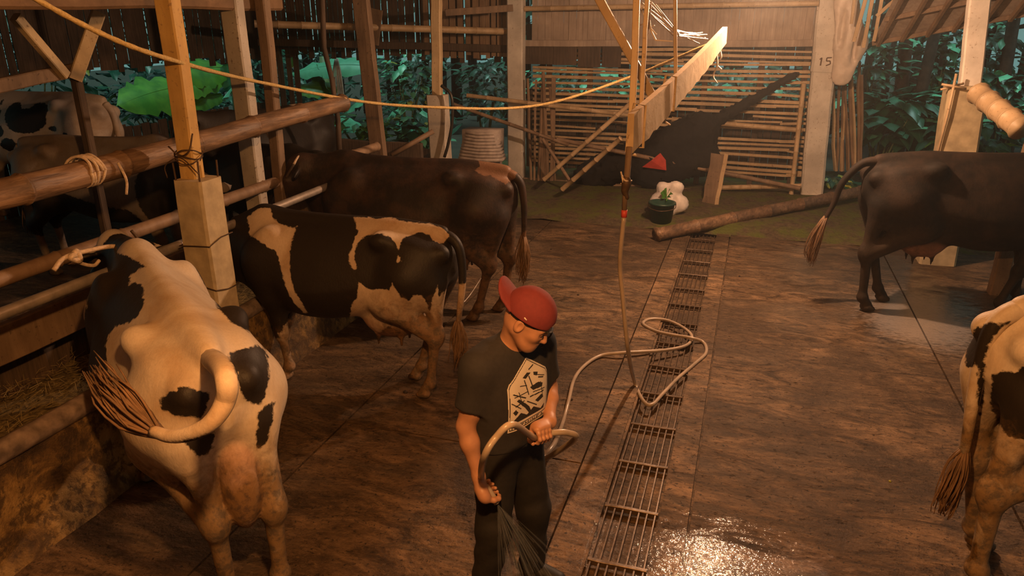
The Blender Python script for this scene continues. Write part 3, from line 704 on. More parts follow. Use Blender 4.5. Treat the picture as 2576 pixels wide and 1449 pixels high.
batten(e(1604, -40, 4.75), e(1590, 300, 4.62), .040, .03, M['bamboo'], 'brown upright batten holding the lower end of the wrapped board, left of a pair')
batten(e(1630, -40, 4.9), e(1612, 290, 4.8), .026, .03, M['bamboo'], 'paler upright batten holding the lower end of the wrapped board, right of a pair')
batten(e(1698, -40, 5.5), e(1700, 185, 5.5), .024, .03, M['bamboo'], 'thin upright batten reaching the middle of the wrapped board')
batten(e(1488, -40, 4.9), e(1652, 262, 5.2), .055, .04, M['bamboo'], 'bright slanting batten crossing behind the upright pair')
# cobweb strands
mb = MB()
for i in range(12):
    a = e(1630+rnd.uniform(-20, 20), 5+rnd.uniform(-20, 20), 5.3); b = e(1770+rnd.uniform(-12, 12), 100+rnd.uniform(-20, 12), 6.4) if i < 7 else e(1640+rnd.uniform(-30, 60), 60+rnd.uniform(0, 50), 5.3)
    mb.tube([a, (a+b)/2+(0, 0, -.05-rnd.random()*.06), b], [.004, .003+rnd.random()*.006, .004], 6)
single('plastic_strands', mb, M['plastic'], 'torn pale plastic strands hanging by the bulb above the wrapped board', 'strands')
# standpipe and tap
pz = e(1570, 540, 4.42)
root = empty('tap', tuple(pz), 0, 'water pipe with a tap hanging under the wrapped board', 'tap')
t_ = e(1583, 370, 4.42)-pz
mb = MB(); mb.tube([t_, (t_[0]*.6, 0, t_[2]*.6), (.0, 0, .16), (0, 0, .02)], [.020, .019, .018, .016], 10); mb.build('pipe', M['post_brown'], root, True)
F = Field(); F.ell((.002, 0, .20), (.03, .03, .05), .02); F.cone((-.005, 0, .15), (.01, 0, .11), .022, .018, .02); V, Q = F.mesh(.008); meshobj('tap_body', V, Q, M['wire'], root)
mb = MB(); mb.tube([(-.03, -.02, .27), (-.012, -.02, .20), (0, -.02, .17)], .005, 6); mb.tube(spline([(-.03, .02, .24), (0, -.035, .22), (.03, .02, .21), (0, .035, .2), (-.03, 0, .19)], 5), .006, 6); mb.build('binding_wire', M['twine'], root, True)
mb = MB(); mb.tube([(0, 0, .03), (0, 0, -.015)], [.019, .019], 10); mb.build('hose_clamp', M['red'], root, True)

# plastic sheet, sticks by the numbered pillar
F = Field(); F.cone(e(2125, -30, 12.1), e(2140, 110, 12.1), .16, .20, .1, ((0, 1, 0), .4)); F.cone(e(2140, 110, 12.1), e(2118, 190, 12.1), .20, .15, .1, ((0, 1, 0), .4)); F.ell(e(2120, 70, 12.0), (.05, .1, .3), .05, op='s'); F.ell(e(2150, 130, 12.0), (.04, .1, .22), .04, op='s')
V, Q = F.mesh(.03); V = V+np.random.RandomState(5).normal(0, .003, V.shape); tag(meshobj('plastic_sheet', V, Q, M['plastic']), 'bunched pale plastic sheet hanging on the right of the numbered pillar', 'sheet')
for i in range(9):
    x = 2098+i*9; mb = MB(); mb.beam(e(x+rnd.uniform(-14, 14), 150+rnd.uniform(0, 40), 12.5), e(x+rnd.uniform(-10, 8), 430, 12.6), rnd.uniform(.04, .09), .03, n=4, wob=.012)
    single('upright_stick', mb, M['bamboo_old'] if i % 3 else M['bamboo'], ORD[i]+' stick from the left in the bunch leaning right of the numbered pillar', 'stick', 'sticks leaning by the numbered pillar')
for (a, b, w) in (((2152, -20), (2142, 60), .04), ((2182, -20), (2148, 105), .05), ((2197, -20), (2172, 120), .05), ((2222, -20), (2198, 104), .045)):
    batten(e(a[0], a[1], 11.6), e(b[0], b[1], 11.6), w, .03, M['bamboo'], 'bright hanging slat with its lower end at x %d of the row beside the plastic sheet' % b[0])
for o, l in zip([o for o in COL.objects if 'row beside' in o.get('label', '')], ('shortest bright hanging slat, nearest the plastic sheet', 'second bright hanging slat right of the plastic sheet', 'third and lowest hanging slat right of the plastic sheet', 'fourth bright hanging slat, farthest right of the plastic sheet')): o['label'] = l
batten(e(2205, 40, 11.6), e(2262, -10, 11.5), .045, .03, M['bamboo'], 'bright slat slanting up to the right beside the hanging slats')
# eave of the neighbouring lean-to on the right
mb = MB(); r0, r1 = e(2196, 104, 11.8), e(2620, 22, 11.0); up_ = np.array((.1, -1.8, 1.05))
mb.add([r0, r1, r1+up_, r0+up_, r0+(0, 0, .03), r1+(0, 0, .03), r1+up_+(0, 0, .03), r0+up_+(0, 0, .03)], [(0, 1, 2, 3), (7, 6, 5, 4), (0, 4, 5, 1), (1, 5, 6, 2), (2, 6, 7, 3), (3, 7, 4, 0)])
root = empty('lean_to_roof', (0, 0, 0), 0, 'underside of boarded lean-to eave at the top right', 'roof'); mb.build('roof_deck', M['sheet'], root)
for k in (0, .3, .6, .9): mb = MB(); mb.beam(r0+up_*k-(0, 0, .03), r1+up_*k-(0, 0, .03), .05, .06); mb.build('purlin', M['post_brown'], root)
for k in (.04, .2, .36, .52, .68, .84): mb = MB(); a = r0+(r1-r0)*k-(0, 0, .06); mb.beam(a, a+up_, .05, .06); mb.build('rafter', M['bamboo_old'], root)

# bucket, sack and leaves
bc = atz(1662, 566, 0)
root = empty('bucket', (bc[0], bc[1], 0), 0, 'dark green plastic bucket at the end of the drain', 'bucket')
prof = [(.0, .0), (.135, .0), (.17, .30), (.185, .30), (.185, .325), (.165, .325), (.13, .03), (0, .03)]
mb = MB(); vs = [(r * math.cos(i/32*6.2832), r*math.sin(i/32*6.2832), z) for i in range(32) for r, z in prof]; k = len(prof)
fs = [(i*k+j, ((i+1) % 32)*k+j, ((i+1) % 32)*k+j+1, i*k+j+1) for i in range(32) for j in range(k-1)]; mb.add(vs, fs); mb.build('bucket_shell', M['bucket'], root, True)
mb = MB(); mb.tube(spline([(-.185, 0, .31), (-.17, -.10, .26), (0, -.19, .24), (.17, -.10, .26), (.185, 0, .31)], 6), .006, 6); mb.build('handle', M['wire'], root, True)
F = Field(); s0 = np.array((bc[0]+.02, bc[1]+.30, 0)); F.ell(s0+(.03, 0, .28), (.19, .13, .24), .08); F.ell(s0+(.20, .02, .24), (.11, .10, .12), .05); F.ell(s0+(-.13, 0, .24), (.10, .1, .13), .05); F.ell(s0+(.12, 0, .47), (.11, .09, .09), .04); F.ell(s0+(-.07, 0, .46), (.08, .09, .08), .04); F.ell(s0+(.02, -.14, .44), (.06, .09, .10), .04, op='s'); F.ell(s0+(.13, -.14, .30), (.02, .07, .12), .03, op='s')
V, Q = F.mesh(.02); V += np.random.RandomState(8).normal(0, .002, V.shape); tag(meshobj('sack', V, Q, M['sack']), 'crumpled white sack standing behind the dark green bucket', 'sack')
mb = MB()
for i in range(7): leaf_a = i*.9; mb.add([s0+(.02, -.14, .36), s0+(.02+.05*math.cos(leaf_a), -.17, .42+.06*math.sin(leaf_a)+.02), s0+(.02+.09*math.cos(leaf_a+.2), -.19, .40+.09*math.sin(leaf_a+.2)), s0+(.02+.06*math.cos(leaf_a+.5), -.17, .38+.05*math.sin(leaf_a+.5))], [(0, 1, 2, 3)])
single('green_leaves', mb, M['leaf_green'], 'few green leaves stuck in the mouth of the white sack', 'leaves')
mb = MB(); planks(mb, (-3.9, 13.15), (1.2, 13.15), .0, 1.42, .16, .006, jz=.05); planks(mb, (-3.9, 13.1), (1.2, 13.1), 1.98, 2.6, .16, .004, jz=.04); struct('dark_backing', mb, M['dark_wood'])  # dark boards added behind the slats to keep their gaps dark
# ------------------------------------------------------------------ plants outside
def leaf(mb, base, dirv, L, Wd, droop=.5, fold=.25, n=10, wave=.03, tear=0., shape='banana', roll=0.):
    base = np.array(base, float); t = np.array(dirv, float); t /= np.linalg.norm(t); side = np.cross(t, (0, 0, 1.)); 
    if np.linalg.norm(side) < .1: side = np.array((1., 0, 0))
    side /= np.linalg.norm(side); p = base.copy(); rows = []
    if roll: side = side/np.linalg.norm(side)*math.cos(roll)+np.array((0, 0, math.sin(roll))); side = side-t*np.dot(side, t)
    side = side/np.linalg.norm(side)
    for i in range(n+1):
        k = i/n
        w = Wd/2*(math.sin(math.pi*min(1, k*1.02+.02))**.55 if shape == 'banana' else (min(1, k*4)**.5*(1-k)**.8*1.25)) + .004
        up_ = np.cross(side, t); q = w*math.cos(fold); e = w*math.sin(fold)
        wv = wave*math.sin(i*2.1+base[0]*9); tw = tear*rnd.random()*w
        rows.append([p+side*(q-tw)-up_*(e+wv), p+side*q*.5-up_*e*.35, p, p-side*q*.5-up_*e*.35, p-side*(q-tw)-up_*(e-wv)])
        t = t+np.array((0, 0, -droop/n)); t /= np.linalg.norm(t); p = p+t*L/n
    vs = [v for r in rows for v in r]; fs = [(i*5+j, i*5+j+1, i*5+6+j, i*5+5+j) for i in range(n) for j in range(4)]
    mb.add(vs, fs); mb.tube([r[2]-np.array((0, 0, .004)) for r in rows], [.012*(1-i/(n+1)*.8)*min(1, Wd*4) for i in range(n+1)], 5)
def plant(name, label, loc, leaves, cat='plant', stem=None, group=None, mats=None, shape='banana'):
    root = empty(name, loc, 0, label, cat, group)
    if stem: mb = MB(); mb.tube([(0, 0, 0), (.03, 0, stem[1]*.5), (0, .02, stem[1])], [stem[0], stem[0]*.85, stem[0]*.6], 10); mb.build('stem', M['stem'], root, True)
    for i, (b, d, L, w, dr, m) in enumerate(leaves):
        mb = MB(); leaf(mb, b, d, L, w*1.15, dr, tear=.25 if shape == 'banana' else 0, shape=shape, n=14, roll=-.75 if d[0] > 0 else .75); mb.build('leaf', M[m], root, True)
    return root
def toward(px0, py0, px1, py1, y0, y1): return np.array(A(px1, py1, y1))-np.array(A(px0, py0, y0))
def pxleaf(o, x0, y0, x1, y1, ya, yb, w, dr, m):
    a = np.array(A(x0, y0, ya)); d = np.array(A(x1, y1, yb))-a; return (a-np.array(o), d+(0, 0, .35*dr*np.linalg.norm(d)), np.linalg.norm(d)*1.05, w, dr, m)
o1 = A(840, 480, 14.2)*(1, 1, 0)
plant('banana_plant', 'banana plant with broad pale teal leaves between the speckled post and the bolted post', tuple(o1), [
    pxleaf(o1, 960, 170, 735, 165, 14, 13.6, .55, .5, 'leaf_teal'), pxleaf(o1, 830, 260, 800, 165, 14, 13.8, .75, .3, 'leaf_green'), pxleaf(o1, 850, 225, 745, 215, 13.9, 13.5, .5, .6, 'leaf_green'),
    pxleaf(o1, 860, 290, 950, 215, 14, 13.6, .4, .5, 'leaf_teal'), pxleaf(o1, 850, 300, 780, 260, 14, 13.4, .35, .5, 'leaf_teal'), pxleaf(o1, 780, 330, 905, 295, 13.6, 13.2, .5, .7, 'leaf_teal'),
    pxleaf(o1, 730, 170, 735, 95, 13.4, 13.3, .35, .1, 'leaf_green')], 'banana plant', (.13, 1.9))
o2 = A(560, 500, 12.8)*(1, 1, 0); o2 = np.array((-8.3, 11.6, .3))
X_ = lambda *p: atx(*p)
def xleaf(o, x0, y0, x1, y1, xa, w, dr, m):
    a = np.array(atx(x0, y0, xa)); d = np.array(atx(x1, y1, xa))-a; return (a-np.array(o), d+(0, 0, .35*dr*np.linalg.norm(d)), np.linalg.norm(d)*1.05, w, dr, m)
o2 = np.array((-10.0, 12.9, 0))
plant('banana_plant', 'banana plant with dark green leaves behind the yellow-lit post', tuple(o2), [
    xleaf(o2, 570, 170, 430, 175, -9.7, .8, .3, 'leaf_green'), xleaf(o2, 560, 200, 430, 215, -9.6, .6, .4, 'leaf_green'), xleaf(o2, 575, 160, 590, 235, -9.5, .5, .5, 'leaf_teal'),
    xleaf(o2, 480, 215, 300, 250, -9.6, .8, .3, 'leaf_green'), xleaf(o2, 560, 240, 470, 260, -9.5, .4, .4, 'leaf_green'), xleaf(o2, 560, 250, 600, 200, -9.4, .45, .3, 'leaf_teal')], 'banana plant', (.1, 1.9))
def bush(name, label, px, py, y, wx, hz, nleaf, size, mats, cat='plant', group=None, ground=0.):
    c = np.array(A(px, py, y)); root = empty(name, (c[0], c[1], ground), 0, label, cat, group)
    for m, frac in mats:
        mb = MB()
        for i in range(int(nleaf*frac)):
            a = rnd.uniform(0, 6.28); rr = rnd.random()**.6; b = np.array((math.cos(a)*rr*wx, math.sin(a)*rr*wx*.5, rnd.uniform(-hz, hz)*(1-.35*rr)+c[2]-ground))
            d = np.array((math.cos(a)*.8, -abs(math.sin(a))*.8-.2, rnd.uniform(-.3, .8))); L = size*rnd.uniform(.6, 1.25); leaf(mb, b, d, L, L*.62, rnd.uniform(.4, 1.4), n=5, shape='heart', wave=.01)
        mb.build('foliage', M[m], root, True)
    mb = MB()
    for i in range(7): a = rnd.uniform(0, 6.28); mb.tube([(0, 0, 0), (math.cos(a)*wx*.25, math.sin(a)*wx*.2, (c[2]-ground)*.6), (math.cos(a)*wx*.5, math.sin(a)*wx*.3, c[2]-ground)], [.02, .015, .008], 5)
    mb.build('stems', M['stem'], root, True); return root
bush('leafy_shrub', 'tall teal-green shrub between the bolted post and the slim post', 1020, 190, 14.0, .75, .75, 260, .26, (('leaf_teal', .35), ('leaf_dark', .55), ('leaf_yellow', .03)))
bush('taro_plant', 'broad-leaved plant with a yellowing leaf low beside the concrete footing', 1030, 320, 13.2, .7, .45, 120, .36, (('leaf_teal', .45), ('leaf_dark', .4), ('leaf_yellow', .05)))
bush('taro_plant', 'low green plant under the banana leaves', 900, 330, 13.0, .7, .35, 110, .34, (('leaf_teal', .4), ('leaf_green', .5)))
bush('leafy_shrub', 'small dark shrub seen between the braces at the upper left', 60, 140, 9.6, 1.2, .5, 150, .2, (('leaf_dark', .8), ('leaf_green', .12), ('leaf_yellow', .05)))
bush('leafy_shrub', 'dark green shrub behind the spotted cow', 380, 250, 11.5, 1.1, .35, 150, .28, (('leaf_dark', .8), ('leaf_green', .2)))
bush('leafy_shrub', 'dim shrub in the gap left of the whitewashed post', 1220, 220, 13.6, .5, .55, 110, .26, (('leaf_dark', .9), ('leaf_teal', .08)))
bush('leafy_shrub', 'dim teal shrub seen through the bamboo slats', 1480, 215, 14.3, 1.3, .4, 190, .3, (('leaf_dark', .5), ('leaf_teal', .45)))
bush('leafy_shrub', 'teal shrub seen through the slats right of the wrapped board', 1850, 225, 14.3, 1.4, .5, 190, .3, (('leaf_dark', .7), ('leaf_teal', .25)))
mb = MB(); c = np.array(A(848, 160, 13.4))
for i in range(14): x = rnd.uniform(-.12, .12); mb.tube(spline([c+(x*.3, 0, .1), c+(x, 0, -.2), c+(x*1.3, 0, -.55), c+(x+rnd.uniform(-.05, .05), 0, -.9*rnd.uniform(.7, 1.1))], 4), .02, 5, flat=.3)
single('dead_leaf', mb, M['dry_leaf'], 'withered pale banana leaf hanging among the green ones', 'leaf', None, True)
# jungle at the right
for (px, py, y, wx, hz, n, sz, ms, lb) in (
    (2200, 160, 15.0, .5, .8, 120, .3, (('leaf_teal', .25), ('leaf_dark', .7)), 'teal shrub against the sticks of the numbered pillar'),
    (2230, 290, 14.0, 1.0, .45, 150, .5, (('leaf_dark', .9), ('leaf_teal', .1)), 'broad dark teal leaves low behind the near-black cow'),
    (2330, 300, 14.4, .8, .5, 120, .45, (('leaf_dark', .8), ('leaf_teal', .12)), 'dark broad-leaved shrub left of the white post footing'),
    (2365, 150, 15.5, .6, .7, 130, .28, (('leaf_dark', .6), ('leaf_teal', .35)), 'light teal shrub just left of the bright white post'),
    (2290, 180, 17, 1.6, 1.3, 260, .3, (('leaf_dark', .95), ('leaf_teal', .05)), 'tall dark thicket in the middle of the right opening'),
    (2530, 130, 15.5, 1.0, 1.1, 240, .3, (('leaf_dark', .8), ('leaf_teal', .2)), 'thicket right of the bright white post'),
    (2540, 250, 14, .8, .45, 130, .3, (('leaf_dark', .65), ('leaf_teal', .3)), 'teal shrub above the thick sloping bamboo pole'),
    (2480, 340, 13, .8, .35, 110, .3, (('leaf_dark', .9), ('leaf_green', .1)), 'dark low shrub under the thick sloping bamboo pole'),
    (2090, 455, 12.9, .35, .12, 40, .22, (('leaf_yellow', .4), ('leaf_dark', .5)), 'little yellow-green weed at the foot of the numbered pillar')):
    bush('leafy_shrub', lb, px, py, y, wx, hz, n, sz, ms)
for i, (px, y, r) in enumerate(((2175, 15.5, .07), (2208, 16.2, .05), (2240, 15.2, .12), (2275, 16, .08), (2315, 14.8, .1), (2345, 16, .06), (2500, 15, .1), (2545, 15.6, .12))):
    c = A(px, 300, y); mb = MB(); mb.tube([(c[0], y, 0), (c[0]+rnd.uniform(-.1, .1), y, 1.5), (c[0]+rnd.uniform(-.2, .2), y, 4.5)], [r*1.2, r, r*.9], 9)
    single('tree_trunk', mb, M['trunk'], ORD[i]+' dark slender trunk from the left in the thicket at the right opening', 'tree', 'dark trunks at the right', True)
mb = MB()
for j in range(2):
    for i in range(34):
        x = -16+i*1.05; c = np.array((x+rnd.uniform(-.3, .3), 19.5+rnd.uniform(-.6, 1), 0)); r = rnd.uniform(.06, .16); mb.tube([c, c+(rnd.uniform(-.2, .2), 0, 5.5)], [r, r*.8], 7)
tag(mb.build('far_trunks', M['trunk'], None, True), 'dark wall of stems far behind the shed', 'trees', kind='stuff')
mb = MB()
for i in range(3200):
    b = np.array((rnd.uniform(-18, 16), rnd.uniform(17.8, 19.4), rnd.uniform(.1, 5.5))); d = np.array((rnd.uniform(-1, 1), -1, rnd.uniform(-.5, .8))); L = rnd.uniform(.3, .6); leaf(mb, b, d, L, L*.5, 1., n=4, shape='heart')
tag(mb.build('far_foliage', M['leaf_dark'], None, True), 'dark mass of leaves far behind the shed', 'foliage', kind='stuff')
mb = MB()
for i in range(2600):
    b = np.array((rnd.uniform(-11.4, -10.2), rnd.uniform(0, 17), rnd.uniform(.1, 6.5))); d = np.array((1, rnd.uniform(-1, 1), rnd.uniform(-.5, .8))); L = rnd.uniform(.25, .5); leaf(mb, b, d, L, L*.5, 1., n=4, shape='heart')
tag(mb.build('side_foliage', M['leaf_dark'], None, True), 'dark leaves beyond the plank wall on the left', 'foliage', kind='stuff')
# markings of the hides, in each animal's own body coordinates: (point the outline is spread from, outline, black +1 / white -1)
PATCH = {
 'A': [
  ((-3.627,0.543,2.523),[(0.87,0.095,1.28),(1.119,0.125,1.193),(1.334,0.158,1.09),(1.343,0.203,1.037),(0.946,0.24,1.102),(0.549,0.27,1.176),(0.539,0.288,1.125),(0.517,0.329,1.013),(0.506,0.348,0.957),(0.033,0.384,1.023),(-0.0,0.381,0.953),(-0.04,0.351,0.913),(-0.149,0.306,1.016),(-0.057,0.294,1.063),(-0.004,0.281,1.097),(0.005,0.258,1.135),(-0.013,0.23,1.175),(-0.142,0.184,1.229),(-0.192,0.149,1.268),(-0.153,0.116,1.297),(-0.094,0.099,1.308),(-0.047,0.1,1.305),(-0.013,0.08,1.319),(0.108,0.078,1.317),(0.185,0.092,1.306),(0.208,0.117,1.29),(0.302,0.088,1.31),(0.283,0.067,1.33),(0.233,0.028,1.363),(0.417,0.05,1.358),(0.578,0.085,1.35)],1),
  ((-3.627,0.543,2.523),[(-0.077,-0.204,1.235),(-0.09,-0.236,1.256),(-0.119,-0.284,1.267),(-0.378,-0.286,1.289),(-0.619,-0.253,1.294),(-0.651,-0.254,1.225),(-0.616,-0.219,1.248),(-0.58,-0.183,1.271),(-0.524,-0.158,1.29),(-0.474,-0.149,1.303),(-0.098,-0.21,1.198)],1),
  ((-3.627,0.543,2.523),[(-0.806,-0.075,1.267),(-0.775,-0.124,1.252),(-0.709,-0.208,1.228),(-0.636,-0.263,1.168),(-0.737,-0.243,1.152),(-0.81,-0.216,1.11),(-0.854,-0.182,1.051),(-0.87,-0.154,1.034),(-0.891,-0.096,1.073),(-0.913,-0.074,1.138),(-1.506,0.061,1.489),(-1.49,0.065,1.51),(-1.334,0.04,1.475)],1),
  ((-3.627,0.543,2.523),[(-0.821,0.197,1.148),(-0.855,0.169,1.189),(-0.888,0.146,1.201),(-0.889,0.131,1.212),(-0.902,0.106,1.207),(-0.909,0.075,1.183),(-0.906,0.04,1.171),(-0.911,0.055,1.1),(-0.898,0.081,1.068),(-0.862,0.165,1.087),(-0.83,0.2,1.11)],1),
  ((-3.627,0.543,2.523),[(-1.438,0.24,1.295),(-0.912,0.043,0.999),(-0.884,0.053,0.926),(-0.877,0.072,0.883),(-0.888,0.111,0.895),(-0.893,0.135,0.942)],1),
  ((-3.627,0.543,2.523),[(-0.882,-0.135,1.006),(-0.863,-0.182,1.018),(-0.838,-0.219,1.013),(-0.875,-0.191,0.946),(-0.884,-0.152,0.851),(-0.883,-0.111,0.846)],1)],
 'B': [
  ((-2.692,4.791,2.755),[(0.729,0.076,1.315),(0.64,0.058,1.381),(0.539,0.041,1.39),(0.494,0.093,1.33),(0.427,0.124,1.296),(0.362,0.129,1.284),(0.307,0.137,1.273),(0.279,0.119,1.288),(0.273,0.181,1.23),(0.277,0.227,1.173),(0.268,0.276,1.096),(0.241,0.333,0.977),(0.203,0.364,0.874),(0.163,0.345,0.776),(0.165,0.278,0.665),(0.21,0.267,0.656),(0.232,0.337,0.766),(0.262,0.357,0.841),(0.3,0.335,0.948),(0.345,0.294,1.048),(0.381,0.27,1.131),(0.438,0.275,1.151),(0.488,0.27,1.18),(0.548,0.252,1.205),(0.67,0.16,1.193),(0.696,0.116,1.262)],-1),
  ((-2.692,4.791,2.755),[(-0.148,0.033,1.36),(-0.22,0.017,1.367),(-0.35,0.037,1.364),(-0.441,0.024,1.385),(-0.515,0.032,1.364),(-0.631,0.03,1.355),(-0.74,0.01,1.352),(-0.847,0.02,1.329),(-0.897,0.035,1.281),(-0.863,0.073,1.233),(-0.807,0.104,1.248),(-0.764,0.079,1.283),(-0.705,0.074,1.305),(-0.64,0.115,1.289),(-0.595,0.174,1.274),(-0.59,0.218,1.242),(-0.588,0.239,1.209),(-0.561,0.216,1.25),(-0.514,0.198,1.285),(-0.451,0.208,1.308),(-0.406,0.213,1.306),(-0.302,0.15,1.266),(-0.253,0.176,1.236),(-0.241,0.223,1.169),(-0.246,0.254,1.111),(-0.271,0.278,1.052),(-0.25,0.285,1.041),(-0.209,0.267,1.089),(-0.198,0.244,1.138),(-0.214,0.213,1.187),(-0.212,0.164,1.252),(-0.229,0.133,1.284)],-1),
  ((-2.692,4.791,2.755),[(-0.592,0.258,1.176),(-0.625,0.281,1.141),(-0.586,0.288,1.129)],-1),
  ((-2.692,4.791,2.755),[(-0.289,0.301,0.97),(-0.327,0.302,0.934),(-0.381,0.294,0.907),(-0.448,0.307,0.93),(-0.542,0.333,0.937),(-0.572,0.34,0.994),(-0.597,0.338,0.945),(-0.617,0.325,0.897),(-0.67,0.293,0.856),(-0.708,0.295,0.895),(-0.765,0.265,0.895),(-0.781,0.228,0.82),(-0.776,0.182,0.719),(-0.827,0.223,0.869),(-0.86,0.209,0.965),(-0.86,0.19,0.86),(-0.917,0.233,0.708),(-0.958,0.26,0.607),(-0.893,0.232,0.344),(-0.657,0.152,0.339),(-0.595,0.141,0.413),(-0.529,0.119,0.519),(-0.443,0.166,0.578),(-0.335,0.13,0.501),(-0.219,0.183,0.447),(-0.141,0.204,0.447),(-0.179,0.338,0.655),(-0.208,0.318,0.686),(-0.21,0.286,0.769),(-0.271,0.299,0.839)],-1)],
 'C': [
  ((-2.381,5.747,2.477),[(-0.609,0.045,1.39),(-0.638,0.011,1.459),(-0.758,-0.014,1.46),(-0.897,-0.017,1.392),(-0.945,-0.003,1.323),(-0.911,0.037,1.243),(-0.864,0.146,1.214),(-0.796,0.127,1.243),(-0.729,0.11,1.273),(-0.674,0.139,1.276),(-0.599,0.101,1.301),(-0.626,0.062,1.332)],-1)],
 'E': [
  ((-3.126,-2.449,2.368),[(-0.92,0.096,1.169),(-0.943,0.01,1.23),(-0.874,-0.031,1.248),(-0.917,-0.019,1.214),(-0.937,-0.005,1.16),(-0.937,0.0,1.085),(-0.925,-0.006,0.996),(-0.832,0.065,0.818),(-0.812,0.092,0.721),(-0.929,0.004,0.915),(-0.953,0.018,1.059),(-0.954,0.034,1.019),(-0.891,0.139,0.964),(-0.892,0.165,1.033),(-0.951,0.088,1.138)],1),
  ((-3.126,-2.449,2.368),[(-0.92,-0.039,1.021),(-0.906,-0.067,1.053),(-0.886,-0.103,1.066),(-0.884,-0.156,1.122),(-0.847,-0.189,1.067),(-0.81,-0.221,0.832),(-0.856,-0.192,0.808),(-0.89,-0.148,0.802),(-0.7,0.118,0.699),(-0.817,0.045,0.828),(-0.892,-0.015,0.943)],1),
  ((-3.126,-2.449,2.368),[(-0.994,-0.116,0.267),(-0.949,-0.109,0.299),(-0.881,-0.129,0.267),(-0.872,-0.141,0.19),(-0.942,-0.139,0.173),(-0.984,-0.122,0.206)],1)],
}
BLOB = {'A': [((.97, 0, 1.18), (.30, .3, .38), 1), ((1.22, .05, 1.27), (.12, .10, .12), -1), ((.75, -.30, 1.15), (.35, .25, .2), 1), ((.1, -.38, .95), (.3, .12, .22), 1), ((.9, -.2, .9), (.2, .2, .2), 1)],
 'B': [((-.78, .12, .22), (.2, .12, .36), -1), ((-.6, -.14, .2), (.16, .1, .28), -1), ((-.99, .05, .70), (.12, .12, .24), -1), ((.46, .15, .20), (.12, .09, .30), -1), ((.66, -.12, .12), (.12, .08, .16), -1), ((-.2, -.3, 1.1), (.25, .2, .3), -1), ((.5, -.3, 1.1), (.1, .2, .4), -1), ((-.85, .1, .85), (.04, .1, .12), -1)],
 'C': [((-.62, .13, .25), (.13, .09, .24), -1), ((-.78, -.14, .18), (.12, .08, .2), -1), ((.98, .14, 1.27), (.07, .05, .07), -1), ((-.985, 0, .62), (.08, .08, .18), -1)],
 'E': [((-.1, -.1, 1.1), (.2, .5, .4), 1)]}
